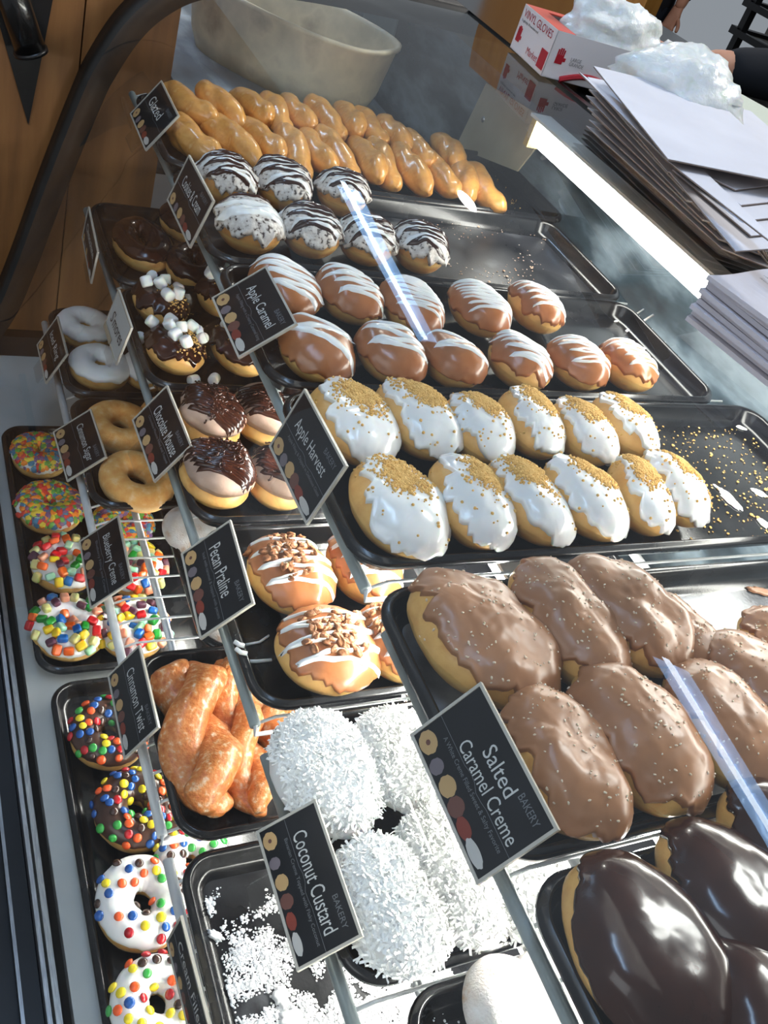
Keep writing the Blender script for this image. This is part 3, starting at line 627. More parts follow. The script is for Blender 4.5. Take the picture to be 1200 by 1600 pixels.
def pecan_mesh(sd):
    V = [v * (1 + 0.35 * nz(v.x * 1.3 + sd, v.y * 1.3, v.z * 1.3)) for v in SPH[0]]
    return [Vector((v.x * 0.0055, v.y * 0.0036, v.z * 0.0026 + (0.0012 if abs(v.y) > 0.4 else 0))) for v in V], SPH[1]
PC = [(450, 903, .050, .043, 'at the far left behind the sign'), (565, 890, .050, .038, 'at the far right under the rail end'), (510, 1020, .049, .052, 'largest, at the near left of its tray'), (612, 1010, .046, .034, 'at the near right under the top shelf')]
for i, (u, v, a, b, d) in enumerate(PC):
    seed += 1; rr = random.Random(seed); bn = Bun(a, b, 0.05, seed, 0.05)
    o = start('pecan_praline_bun', 'caramel bun with chopped pecans and white drizzle, ' + d, 'donut', 'pecan praline buns', u, v, Z1, 0.05, math.radians([10, 10, 12, 15][i]), (-0.05, 0))
    vm = bn.mesh(56, 26); mk('bun', *vm, DOUGH, o); ic = bn.icing(0.002, 0.5, 0.13, wr=0.5, cut=lambda u_: 0.12 * max(0, math.sin(-u_))); mk('caramel_icing', *ic, CARAMEL, o); bv = surf(vm, ic)
    lst = []; pts = []
    for (p, nn) in scatter(bv, a * 0.8, b * 0.8, 900, lambda x, y: math.exp(-(((x + a * .2 * (i != 2)) / (a * .42)) ** 2 + ((y + (0.1 * b if i == 0 else 0)) / (b * .45)) ** 2) * 1.4), rnd=rr):
        if all((p - q).length > 0.0052 for q in pts): pts.append(p); lst.append((p + nn * 0.0012, frame(nn, rr.uniform(0, 6)) @ Matrix.Rotation(rr.uniform(-.5, .5), 3, 'X'), rr.uniform(0.7, 1.15)))
        if len(pts) >= 42: break
    for q in range(2):
        sub = lst[q::2]; base = mk('pecan_piece', *pecan_mesh(i * 3 + q), PECAN, o); base.matrix_local = Matrix.Translation(sub[0][0]) @ sub[0][1].to_4x4(); clones(base, sub[1:], o)
    stripes(bn, bv, o, 4, 0.0042, 0.0034, WHITE, 'white_drizzle', seed_=i + 70, slope=0.25, x0=-0.7, x1=0.75, half=0.9)

def shreds(bv, a, b, n, o, sz=1.0, rnd=R):
    mb = MB()
    for (p, nn) in scatter(bv, a * 1.02, b * 1.02, n, zmin=0.013, rnd=rnd):
        q = frame(nn, rnd.uniform(0, 6.28)); L_ = rnd.uniform(0.004, 0.0095) * sz; w_ = rnd.uniform(0.0006, 0.0011) * sz; cv = rnd.uniform(-0.4, 0.7); lift = rnd.uniform(0.05, 0.7)
        V = []
        for k in range(4):
            t = k / 3 - 0.35; z = 0.0004 + L_ * lift * max(t, -0.1) + cv * L_ * t * t
            for sx in (-1, 1): V.append(p + q @ Vector((t * L_, sx * w_, z + (0.0005 if sx > 0 else 0))))
        V += [x - nn * 0.0006 for x in V]
        mb.add(V, [(0, 1, 3, 2), (2, 3, 5, 4), (4, 5, 7, 6), (8, 10, 11, 9), (10, 12, 13, 11), (12, 14, 15, 13), (0, 2, 10, 8), (2, 4, 12, 10), (4, 6, 14, 12), (1, 9, 11, 3), (3, 11, 13, 5), (5, 13, 15, 7), (6, 7, 15, 14), (0, 8, 9, 1)])
    mb.build('coconut_shreds', COCO, o, False, kind='stuff')
CO = [(505, 1212, .055, .043, 'above its black sign, far left'), (625, 1192, .048, .040, 'far right, under the top shelf rail'), (607, 1418, .053, .039, 'near left, right of the Coconut Custard sign'), (700, 1375, .055, .038, 'near middle, brightly lit'), (815, 1390, .046, .038, 'at the right, behind the large sign')]
for i, (u, v, a, b, d) in enumerate(CO):
    seed += 1; bn = Bun(a, b, 0.048, seed, 0.04)
    o = start('coconut_custard_bun', 'bun covered in white shredded coconut, ' + d, 'donut', 'coconut custard buns', u, v, Z1, 0.048, math.radians([4, 0, 6, 10, 0][i]), (-0.06, 0))
    vm = bn.mesh(); mk('bun', *vm, DOUGH, o); ic = bn.icing(0.003, 0.42, 0.08, cut=lambda u_: 0.1 * max(0, math.sin(u_))); mk('white_icing', *ic, MATTE_WHITE, o)
    shreds(surf(ic), a, b, 2600, o, rnd=random.Random(i))
for i, (u, v, d) in enumerate([(800, 1588, 'left of the two at the bottom edge'), (872, 1575, 'right of the two, against the rail')]):
    seed += 1; bn = Bun(0.045, 0.036, 0.044, seed, 0.06); o = start('powdered_bun', 'powdered sugar bun, ' + d, 'donut', 'powdered buns', u, v, Z1, 0.044, 0.1)
    mk('bun', *bn.mesh(), POWDER, o)

# lowest shelf ---------------------------------------------------------------
def ring_at(name, label, group, u, v, zs, a, b, h, yaw, dough, ic=None, rr=0.44, **k):
    global seed
    seed += 1; rg = Ring(a, b, min(a, b) * rr, h, seed)
    o = start(name, label, 'donut', group, u, v, zs, h, yaw); vm = rg.mesh(); mk('ring_dough', *vm, dough, o); im = None
    if ic:
        im = rg.icing(**k); mk(ic[0], *im, ic[1], o)
    return o, rg, surf(vm, im) if im else surf(vm), im
for (u, v, a, b, d) in [(133, 514, .046, .043, 'upper of the two by the wood wall'), (156, 575, .047, .044, 'lower of the two, with a clear hole'), (228, 580, .040, .036, 'mostly hidden behind the handwritten sign')]:
    ring_at('white_iced_ring', 'white iced ring donut, ' + d, 'white iced rings', u, v, Z2, a, b, 0.034, 0.3, DOUGH, ('white_icing', MATTE_WHITE), th=0.0022, lo=0.15, hi=3.0, amp=0.3, rr=0.40)
for (u, v, a, b, d) in [(188, 668, .052, .049, 'upper one, above the other'), (214, 752, .054, .048, 'lower one, beside the Chocolate Mousse sign'), (262, 655, .042, .04, 'mostly hidden behind the Chocolate Mousse sign')]:
    ring_at('cinnamon_sugar_ring', 'sugar dusted ring donut, ' + d, 'cinnamon sugar rings', u, v, Z2, a, b, 0.036, 0.3, SUGARED, rr=0.385)
for i, (u, v, d) in enumerate([(296, 832, 'showing beside the Pecan Praline sign'), (352, 965, 'mostly hidden behind the Pecan Praline sign')]):
    seed += 1; bn = Bun(0.042, 0.034, 0.04, seed, 0.05); o = start('blueberry_creme_bun', 'powdered blueberry creme bun, ' + d, 'donut', 'blueberry creme buns', u, v, Z2, 0.04, 0.2); mk('bun', *bn.mesh(), POWDER, o)
for i, (u0, v0, u1, v1, r, d) in enumerate([(290, 1040, 330, 1275, .033, 'wide one at the left of the tray'), (352, 1028, 408, 1268, .024, 'slim one at the right of the tray'), (430, 1060, 455, 1175, .026, 'behind, under the middle shelf rail')]):
    seed += 1; p0, p1 = at(u0, v0, z=Z2 + 0.03), at(u1, v1, z=Z2 + 0.03); d_ = p1 - p0
    o = thing('cinnamon_twist', 'sticky glazed cinnamon twist, ' + d, 'donut', ((p0.x + p1.x) / 2, (p0.y + p1.y) / 2, Z2 + FL - 0.001), (0, 0, math.atan2(d_.y, d_.x)), 'cinnamon twists')
    twist_mesh(d_.length * 1.0, r, seed, turns=2.4 if i else 1.9, strand=0.95, flat_=0.7 if i == 0 else 0.8).build('twist_dough', CTWIST, o, True)

# case floor -------------------------------------------------------------------
PEB = [flat('cereal_red', (206, 62, 42), 0.5, sss=0.2), flat('cereal_orange', (232, 132, 36), 0.5, sss=0.2), flat('cereal_yellow', (230, 196, 62), 0.5, sss=0.2), flat('cereal_green', (104, 158, 62), 0.5, sss=0.2), flat('cereal_purple', (122, 84, 120), 0.5, sss=0.2), flat('cereal_blue', (70, 120, 150), 0.5, sss=0.2)]
def gram(c, n): return mat('gummy_' + n, [(0.5, c)], rough=0.28, sss=0.6, trans=0.35, coat=0.2)
GUM = [gram((214, 26, 34), 'red'), gram((28, 142, 48), 'green'), gram((14, 106, 186), 'blue'), gram((240, 206, 30), 'yellow'), gram((244, 112, 28), 'orange'), gram((170, 220, 190), 'mint'), gram((246, 170, 140), 'peach'), gram((232, 222, 150), 'cream'), gram((96, 50, 70), 'plum')]
CAN = [flat('candy_' + n, c, 0.22, coat=0.5) for n, c in (('red', (172, 22, 30)), ('orange', (228, 88, 34)), ('yellow', (232, 208, 38)), ('green', (52, 152, 64)), ('blue', (22, 78, 152)), ('brown', (60, 38, 30)))]
PCH = ([v for v in (Vector((x, y, z)) for x in (-1, 1) for y in (-1, 1) for z in (-1, 1))], [(0, 1, 3, 2), (4, 6, 7, 5), (0, 4, 5, 1), (2, 3, 7, 6), (0, 2, 6, 4), (1, 5, 7, 3)])
for (u, v, a, b, n_, d) in [(62, 714, .045, .042, 620, 'far end, in the shade beside the white deck'), (78, 795, .050, .048, 620, 'near one, with a visible hole'), (170, 740, .045, .042, 620, 'hidden behind the Cinnamon Sugar sign'), (192, 822, .046, .044, 620, 'seen through the white shelf wires')]:
    o, rg, bv, im = ring_at('fruit_cereal_ring', 'ring donut covered in fruity cereal flakes, ' + d, 'fruity cereal rings', u, v, Z3, a, b, 0.036, 0.2, DOUGH, ('white_icing', MATTE_WHITE), th=0.002, lo=0.1, hi=3.1, amp=0.3, rr=0.45)
    pts = scatter(surf(im), a, b, n_, zmin=0.014); pieces(pts, 0.0046, PEB, 'cereal_flakes', o, (1, 0.8, 0.30), 0.4, 0.35, fms=6)
def gummy_mesh():
    q = sph(20, 11); V = q[0]; out = []
    for v in V:
        f = 1 / (abs(v.x) ** 6 + abs(v.y) ** 6 + abs(v.z) ** 6) ** (1 / 6); out.append(Vector((v.x * f * 0.0066, v.y * f * 0.0052, v.z * f * 0.0042)))
    return out, q[1]
GM_ = gummy_mesh(); CM_ = ([Vector((v.x * 0.0052, v.y * 0.0052, v.z * 0.0027)) for v in SPH[0]], SPH[1])
def top_with(o, src, a, b, n_, shape, mats, gap, name, rnd, lift, tilt=0.5):
    pts = []; per = {}
    for (p, nn) in scatter(src, a, b, 3000, rnd=rnd, zmin=0.015):
        if all((p - q).length > gap for q in pts):
            pts.append(p); per.setdefault(rnd.randrange(len(mats)), []).append((p + nn * lift, frame(nn, rnd.uniform(0, 6)) @ Matrix.Rotation(rnd.uniform(-tilt, tilt), 3, 'X'), rnd.uniform(0.9, 1.1)))
        if len(pts) >= n_: break
    for k, lst in per.items():
        base = mk(name, *shape, mats[k], o); base.matrix_local = Matrix.Translation(lst[0][0]) @ lst[0][1].to_4x4(); clones(base, lst[1:], o)
for i, (u, v, a, b, d) in enumerate([(102, 885, .047, .046, 'far one of the left column'), (108, 984, .050, .048, 'near one of the left column'), (208, 893, .045, .043, 'far one, behind the Blueberry Creme sign'), (206, 985, .048, .046, 'near one, seen through the white wires')]):
    o, rg, bv, im = ring_at('gummy_ring', 'white iced donut topped with gummy candy pieces, ' + d, 'gummy candy donuts', u, v, Z3, a, b, 0.038, 0.1, DOUGH, ('white_icing', MATTE_WHITE), th=0.0025, lo=0.1, hi=3.4, amp=0.3, rr=0.47)
    top_with(o, surf(im), a, b, 44, GM_, GUM, 0.0105, 'gummy_candy', random.Random(60 + i), 0.003, 0.6)
for i, (u, v, a, b, n_, ch, d) in enumerate([(170, 1148, .048, .046, 60, 1, 'with chocolate icing, beside the Cinnamon Twist sign'), (212, 1268, .050, .047, 60, 1, 'with chocolate icing, left of the rail end'), (222, 1413, .052, .048, 34, 0, 'with white icing and a clear hole'), (245, 1572, .048, .045, 40, 0, 'with white icing, cut off by the bottom edge'), (300, 1352, .045, .042, 36, 0, 'with white icing, tucked under the powdery tray'), (285, 1278, .04, .04, 30, 1, 'with chocolate icing, behind the rail end')]):
    o, rg, bv, im = ring_at('candy_ring', 'ring donut with candy buttons, ' + d, 'candy button donuts', u, v, Z3, a, b, 0.038, 0.2, DOUGH, ('chocolate_icing' if ch else 'white_icing', CHOC2 if ch else MATTE_WHITE), th=0.0022, lo=0.1, hi=3.1, amp=0.25, rr=0.395)
    top_with(o, surf(im), a, b, n_, CM_, CAN, 0.0082 if ch else 0.0105, 'candy_button', random.Random(90 + i), 0.0014, 0.35)

# ------------------------------------------------------------------ crumbs, drips and dusting on the trays
def spill(key, name, M, n, size, region, label, squash=(1, 1, 0.5), rnd=R, clump=None, heap=None):
    t = T[key]; lc = Vector(t.location); x0, y0, x1, y1 = region; mb = MB()
    for _ in range(n):
        x, y = rnd.uniform(x0, x1), rnd.uniform(y0, y1)
        if clump and rnd.random() > clump(x, y): continue
        s_ = size * rnd.uniform(0.4, 1.3) * (2.2 if rnd.random() < 0.06 else 1)
        mb.add([Vector((x - lc.x + v.x * s_ * squash[0] * rnd.uniform(.7, 1.3), y - lc.y + v.y * s_ * squash[1], FL + s_ * squash[2] * (v.z + 0.6) + (0.0 if not heap else rnd.uniform(0, heap(x, y))))) for v in ICO[0]], ICO[1])
    o = mb.build(name, M, None, False, kind='stuff', loc=lc); tag(o, label, name.split('_')[-1]); return o
spill('harvest', 'spilled_crumbs', CRUMB, 420, 0.0014, (-0.21, 0.36, -0.02, 0.60), 'golden crumbs spilled on the empty end of the white-iced bun tray')
spill('cookie', 'scattered_crumbs', mat('pale_crumb', [(0.4, (180, 140, 110)), (0.7, (220, 205, 190))], rough=0.8), 420, 0.0011, (-0.69, 0.30, -0.49, 0.57), 'pale crumbs and flakes on the half empty tray', clump=lambda x, y: max(0, nz(x * 14, y * 14) * 1.5 + 0.25))
spill('glazed', 'glaze_crumbs', CRUMB, 60, 0.0011, (-0.93, 0.50, -0.73, 0.60), 'few glaze crumbs at the empty end of the twist tray')
spill('m_smores', 'tray_crumbs', CRUMB, 60, 0.0009, (-0.68, -0.04, -0.49, 0.2), 'small crumbs on the marshmallow bun tray')
SUG = mat('powdered_sugar', [(0.4, (240, 240, 242)), (0.7, (250, 250, 250))], rough=0.95, scale=100)
def sugar(key, region, n, seed_, dens, label):
    rnd = random.Random(seed_)
    o = spill(key, 'powdered_sugar', SUG, n, 0.0010, region, label, (1, 1, 0.45), rnd, dens, lambda x, y: 0.004 * max(0, dens(x, y) - 0.6)); return o
def dens1(x, y): return max(0.0, min(1.0, 1.6 * (nz(x * 26, y * 26, 3) + 0.6 * nz(x * 60, y * 60)) + (x - 0.10) * 9 + 0.05)) ** 1.5
sugar('l_powder', (0.055, -0.09, 0.245, 0.12), 60000, 3, dens1, 'powdered sugar spilled over the empty black tray')
sugar('m_powder', (0.27, -0.01, 0.40, 0.30), 3000, 4, lambda x, y: max(0.05, nz(x * 30, y * 30) + 0.35), 'powdered sugar dusted over the tray at the bottom edge')
def blob(key, u, v, rx_, ry_, yaw, label, M=WHITE, h=0.0016, sd=0, zz=0.0):
    t = T[key]; z = t.location.z; p = at(u, v, z=z + FL + zz); V = []; nu = 40
    for (q, hh) in ((1.0, 0.0), (0.93, 0.7), (0.75, 1.0), (0.4, 0.85)):
        for i in range(nu):
            a = 2 * PI * i / nu; f = q * (1 + 0.45 * nz(math.cos(a) * 2 + sd, math.sin(a) * 2) + 0.2 * nz(math.cos(a) * 6, math.sin(a) * 6 + sd)); V.append((rx_ * f * math.cos(a), ry_ * f * math.sin(a), h * hh))
    F = grid_faces(nu, 4) + [tuple(3 * nu + i for i in range(nu))]
    o = mk('icing_smear_or_glint', V, F, M, None, True, loc=(p.x, p.y, z + FL + zz)); o.rotation_euler = (0, 0, yaw); tag(o, label, 'icing', 'icing smears on the trays'); return o
blob('harvest', 1170, 668, .022, .012, 1.2, 'white icing smear at the top right of the harvest tray', sd=1)
blob('harvest', 1083, 643, .012, .007, 1.0, 'white icing lump near the tray corner above the crumbs', sd=2)
blob('harvest', 1185, 770, .010, .006, 0.7, 'small white icing smear at the right edge of the photo', sd=3)
blob('harvest', 1193, 818, .008, .006, 0.2, 'lowest small white icing smear at the right edge', sd=4)
blob('harvest', 1138, 778, .019, .008, 0.1, 'white oval painted in for a reflection among the crumbs', sd=11)  # a glint of reflected light shaped as a flat white oval, no icing here
blob('caramel', 1063, 584, .006, .005, 0.0, 'round white icing drop on the caramel tray', sd=5)
blob('salted', 1078, 905, .007, .005, 0.3, 'brown caramel lump on the far edge of the worn tray', SALTCAR, .004, 6)
blob('salted', 1190, 925, .016, .005, 1.2, 'brown caramel smear at the right of the worn tray', SALTCAR, .002, 7)
blob('cookie', 912, 408, .010, .006, 1.4, 'pink and white icing lump at the end of the half empty tray', mat('pinkish_icing', [(0.4, (214, 170, 150)), (0.7, (236, 222, 210))], rough=0.5), .004, 8)
for q_, (u_, v_, r1, r2) in enumerate([(440, 1560, .010, .007), (455, 1592, .012, .009)]):
    blob('l_powder', u_, v_, r1, r2, q_ * 1.1, 'heap of powdered sugar on the empty tray, %s of two' % ORD[q_], SUG, .004, 20 + q_)
blob('l_powder', 337, 1372 + 90, .008, .004, 0.8, 'small white smear on the sugary tray rim', SUG, .002, 9)
def drip(key, pix, w_, label, zz=0.0):
    t = T[key]; z = t.location.z; P = [at(u, v, z=z + FL + zz) for (u, v) in pix]; mb = MB(); c = P[0].copy(); c.z = z + FL + zz
    mb.tube([p - c + Vector((0, 0, 0.0006)) for p in P], w_, 8); o = mb.build('icing_drip', WHITE, None, True, loc=c); tag(o, label, 'icing', 'icing drips on the trays')
drip('caramel', [(960, 503), (980, 500), (1005, 484)], .0012, 'thin white icing line, left of two at the tray corner')
drip('caramel', [(978, 518), (992, 512), (1004, 503), (1020, 493)], .0018, 'thicker white icing squiggle on the tray corner')
drip('caramel', [(985, 538), (1010, 546)], .0012, 'short straight white icing line on the caramel tray')
drip('m_pecan', [(366, 1003), (374, 1008), (382, 1010)], .0022, 'white drip over the pecan tray rim, topmost', 0.022)
drip('m_pecan', [(368, 1014), (376, 1020), (386, 1022)], .0022, 'white drip over the pecan tray rim, second one', 0.022)
drip('m_pecan', [(383, 1034), (400, 1034), (424, 1032)], .0018, 'white icing line from the pecan tray rim to the big bun', 0.0)
drip('m_pecan', [(384, 1008), (405, 1004), (420, 994)], .0014, 'curved white icing line left of the big pecan bun', 0.0)

# ------------------------------------------------------------------ signs
def text_mesh(body, size, M, parent, x, y, width=None, z=0.0016, name='lettering', shear=0.0, hgt=None, bold=0.0):
    cu = bpy.data.curves.new('t', 'FONT'); cu.body = body; cu.size = size; cu.align_x = 'LEFT'; cu.shear = shear; cu.space_line = 0.85; cu.offset = bold; cu.resolution_u = 3
    ob = bpy.data.objects.new('t', cu); COL.objects.link(ob); bpy.context.view_layer.update()
    me = bpy.data.meshes.new_from_object(ob); bpy.data.objects.remove(ob); bpy.data.curves.remove(cu)
    xs = [v.co.x for v in me.vertices]; ys = [v.co.y for v in me.vertices]
    sx = width / (max(xs) - min(xs)) if width else 1.0; sy = hgt / (max(ys) - min(ys)) if hgt else 1.0
    for v in me.vertices: v.co.x = (v.co.x - min(xs)) * sx; v.co.y = (v.co.y - min(ys)) * sy
    me.materials.clear(); me.materials.append(M); me.name = name
    o = bpy.data.objects.new(name, me); COL.objects.link(o); o.parent = parent; o.location = (x, y, z); return o
PICM = [flat('print_tan', (196, 160, 110)), flat('print_grey', (120, 110, 116)), flat('print_brown', (112, 72, 62)), flat('print_red', (132, 56, 42)), flat('print_white', (200, 196, 190))]
def sign(BL, BR, TL, zb, title, sub, label, white=False, title_w=0.7, wscale=1.0, two=None, yoff=-0.018):
    zb = zb + (0.022 if title in ('Apple Caramel', 'Coconut Custard') else 0.016 if two else 0.009)
    bl, br = at(*BL, z=zb), at(*BR, z=zb)
    X = (br - bl); W = X.length; X.normalize()
    # top corner: on its ray, in the plane through bl square to the bottom edge
    d = at(*TL, z=-1.0) - CAM; t = (bl - CAM).dot(X) / d.dot(X); tl = CAM + d * t; Yv = tl - bl; H = Yv.length; Yv.normalize(); Zv = X.cross(Yv)
    mw = Matrix((X, Yv, Zv)).transposed().to_4x4(); mw.translation = bl
    o = thing('price_sign', label, 'sign', mw=mw, group='flavour signs clipped to the shelf rails')
    e = 0.0022
    MB().box((-e, -e, -0.0012), (W + e, H + e, -0.0002)).build('back_plate', ACRYL if not white else flat('white_card', (206, 206, 202)), o)
    g = MB(); g.box((-e, -e, -0.0002), (W + e, 0, 0.0016)); g.box((-e, H, -0.0002), (W + e, H + e, 0.0016)); g.box((-e, 0, -0.0002), (0, H, 0.0016)); g.box((W, 0, -0.0002), (W + e, H, 0.0016)); g.build('holder_frame', ACRYL, o)
    MB().box((W * 0.3, -0.024, -0.004), (W * 0.7, 0.004, -0.0012)).build('rail_clip', CLEAR, o)
    if white:
        MB().box((0, 0, -0.0002), (W, H, 0.0008)).build('card', flat('plain_card', (188, 190, 188)), o)
        text_mesh(title, 0.02, flat('marker_ink', (26, 26, 28)), o, W * 0.12, H * 0.30, width=W * 0.76, hgt=H * 0.34, z=0.0011, shear=0.3, name='handwriting')
        MB().box((0.0, -0.001, 0.0016), (W * 0.5, 0.006, 0.003)).build('card_clip', flat('tan_clip', (176, 160, 136)), o)
        return o
    card = MB().box((0, 0, -0.0002), (W, H, 0.0008)).build('card', CARD, o); o = card
    if two:
        text_mesh(two[0], 0.012, INK, o, W * 0.37, H * 0.66, width=W * 0.33, hgt=H * 0.19, z=0.0010, name='title_lettering')
        text_mesh(two[1], 0.012, INK, o, W * 0.24, H * 0.44, width=W * 0.70, hgt=H * 0.17, z=0.0010, name='title_lettering')
    else: text_mesh(title, 0.012, INK, o, W * 0.14, H * 0.50, width=W * title_w, hgt=H * 0.24, z=0.0010, name='title_lettering')
    if sub: text_mesh(sub, 0.005, INK2, o, W * 0.14, H * (0.34 if not two else 0.30), width=W * 0.8, hgt=H * 0.075, z=0.0010, name='small_lettering')
    text_mesh('BAKERY', 0.006, INK2, o, W * (0.68 if not two else 0.73), H * 0.80, width=W * (0.24 if not two else 0.21), hgt=H * 0.09, z=0.0010, name='bakery_lettering')
    g = MB(); n_ = 16; P = []
    for k in range(n_ + 1): t = k / n_; P.append(Vector((W * t, H * (0.455 if not two else 0.415) + H * 0.03 * math.sin(PI * 2 * min(1, max(0, (t - .4) * 4))) * (0.4 < t < 0.65), 0.001)))
    g.tube(P, 0.00018, 4); g.build('flourish_line', INK2, o)
    g = MB()
    def disc(cx, cy, ax, ay, mi, zz, hole=0):
        nn = 22; V = [(W * cx + H * ax * math.cos(2 * PI * k / nn) * (1 + .06 * math.sin(k * 2.3)), H * cy + H * ay * math.sin(2 * PI * k / nn), zz) for k in range(nn)]; g.add(V, [tuple(range(nn))], mi)
    disc(0.10, 0.13, 0.15, 0.12, 0, 0.0010); disc(0.10, 0.13, 0.035, 0.03, 2, 0.0011)
    disc(0.27, 0.10, 0.10, 0.095, 1, 0.0010); disc(0.42, 0.12, 0.13, 0.11, 0, 0.00095); disc(0.56, 0.11, 0.12, 0.11, 2, 0.0010); disc(0.70, 0.09, 0.14, 0.08, 3, 0.0011); disc(0.86, 0.08, 0.18, 0.07, 4, 0.0012)
    g.build('pastry_picture', PICM, o, False)
    return o.parent
sign((206, 178), (229, 233), (252, 129), Z0, 'Glazed', '', 'black sign reading Glazed, at the far end of the top rail', title_w=0.55)
sign((264, 312), (298, 384), (296, 246), Z0, 'Cookies & Cream', '', 'dark tilted sign beside the striped cream buns', title_w=0.7)
sign((335, 467), (375, 557), (415, 420), Z0, 'Apple Caramel', 'Apple Filling with a Creamy Caramel Icing', 'black sign reading Apple Caramel', title_w=0.72)
sign((425, 697), (481, 815), (477, 613), Z0, 'Apple Harvest', 'Apple Filling & Dipped in Delicious Glaze', 'black sign reading Apple Harvest')
sign((648, 1150), (749, 1375), (751, 1073), Z0, '', 'A White Creme Filled Sweet & Salty Favorite', 'largest black sign, reading Salted Caramel Creme', two=('Salted', 'Caramel Creme'))
sign((130, 370), (143, 440), (139, 326), Z1, 'Chocolate', '', 'dark sign seen almost edge-on beside the chocolate rings')
sign((165, 509), (183, 567), (186, 456), Z1, "S'mores", '', "white card with handwritten S'mores", white=True)
sign((210, 657), (243, 750), (261, 606), Z1, 'Chocolate Mousse', 'Chocolate Mousse Filled and Topped', 'black sign reading Chocolate Mousse', title_w=0.78)
sign((287, 867), (316, 995), (359, 817), Z1, 'Pecan Praline', 'Iced with caramel & topped with pecans', 'black sign reading Pecan Praline', title_w=0.62)
sign((406, 1302), (468, 1512), (491, 1255), Z1, 'Coconut Custard', 'Bavarian Creme Topped with Flaky Coconut', 'black sign reading Coconut Custard', title_w=0.76)
sign((60, 539), (73, 597), (90, 497), Z2, 'Iced Ring', '', 'dark sign beside the white iced rings at the left')
sign((86, 676), (107, 750), (141, 642), Z2, 'Cinnamon Sugar', '', 'black sign reading Cinnamon Sugar', title_w=0.76)
sign((127, 847), (144, 948), (184, 809), Z2, 'Blueberry Creme', 'Blueberry Filling and Creme', 'black sign reading Blueberry Creme', title_w=0.76)
sign((172, 1057), (197, 1182), (218, 1012), Z2, 'Cinnamon Twist', '', 'black sign reading Cinnamon Twist', title_w=0.76)
sign((264, 1472), (305, 1640), (284, 1436), Z2, 'Cream Filled', '', 'dark sign seen steeply from above at the bottom edge', title_w=0.8)

# ------------------------------------------------------------------ tub at the far end
t = thing('flour_tub', 'cream plastic tub with pale inside, on the steel shelf beyond the twists', 'tub', (-1.22, 0.30, 0.0), (0, 0, math.radians(38)))
def tubshape(th):
    V = []; nu = 44; pr = []
    for (s_, z) in ((0.86, 0.0), (0.93, 0.03), (1.0, 0.108), (1.03, 0.112), (1.03, 0.118), (0.99, 0.118), (0.97, 0.11), (0.9, 0.04), (0.84, 0.008)):
        for i in range(nu):
            a = 2 * PI * i / nu; c, s2 = math.cos(a), math.sin(a)
            V.append((0.19 * s_ * abs(c) ** 0.75 * (1 if c > 0 else -1), 0.115 * s_ * abs(s2) ** 0.75 * (1 if s2 > 0 else -1), z))
    return V, [f[::-1] for f in grid_faces(nu, 9)] + [tuple(range(nu)), tuple(8 * nu + i for i in range(nu))][:2]
V, F = tubshape(0)
mk('tub_shell', V, F, mat('cream_plastic', [(0.3, (190, 178, 152)), (0.55, (222, 208, 176)), (0.75, (176, 160, 136))], rough=0.45, scale=16, detail=8, sss=0.1), t)

# ------------------------------------------------------------------ on the counter
ZC = 0.2
def pz(u, v, z=ZC): return at(u, v, z=z)
c0, c1, c2 = pz(845, 118, 0.21), pz(797, 73, 0.21), pz(897, 146, 0.21)
X = (c0 - c1); WX = X.length; X.normalize(); Yb = Vector((-X.y, X.x, 0)); 
mw = Matrix((X, Yb, Vector((0, 0, 1)))).transposed().to_4x4(); mw.translation = c1 + Vector((0, 0, -0.0005))
t = thing('glove_box', 'white and red box of vinyl gloves on the black counter', 'box', mw=mw)
BH, BD = 0.062, 0.20
g = MB(); e = 0.001
g.box((0, 0, 0), (WX, e, BH)); g.box((0, BD - e, 0), (WX, BD, BH)); g.box((0, 0, 0), (e, BD, BH)); g.box((WX - e, 0, 0), (WX, BD, BH)); g.box((0, 0, 0), (WX, BD, e)); carton = g.build('carton', flat('white_carton', (226, 222, 224)), t)
g = MB(); g.box((e, e, BH - 0.0015), (WX * 0.16, BD, BH + 0.0003)); g.box((WX * 0.16, e, BH - 0.0015), (WX - e, 0.03, BH + 0.0003)); g.build('red_lid', flat('carton_red', (206, 74, 58)), t)
RED = flat('print_crimson', (176, 34, 48)); 
def on_front(body, x, z, w_, h_, M, side=False, name='lettering'):
    o = text_mesh(body, 0.01, M, carton, 0, 0, width=w_, hgt=h_, z=0, name=name)
    if side: o.matrix_local = Matrix.Translation((WX + 0.0006, x, z)) @ Matrix.Rotation(PI / 2, 4, 'Z') @ Matrix.Rotation(PI / 2, 4, 'X')
    else: o.matrix_local = Matrix.Translation((x, -0.0006, z)) @ Matrix.Rotation(PI / 2, 4, 'X')
on_front('VINYL GLOVES', 0.008, BH * 0.76, WX * 0.85, BH * 0.17, RED)
on_front('Lightly Powdered', 0.008, BH * 0.64, WX * 0.5, BH * 0.07, flat('dark_print', (40, 38, 42)))
on_front('Market', WX * 0.45, BH * 0.14, WX * 0.32, BH * 0.16, RED)
on_front('LARGE\nGRANDE', 0.036, BH * 0.36, 0.024, BH * 0.18, INK2, True)
g = MB()
g.box((WX * 0.80, -0.0012, BH * 0.10), (WX * 0.97, 0, BH * 0.5)); g.build('emblem_block', RED, carton)
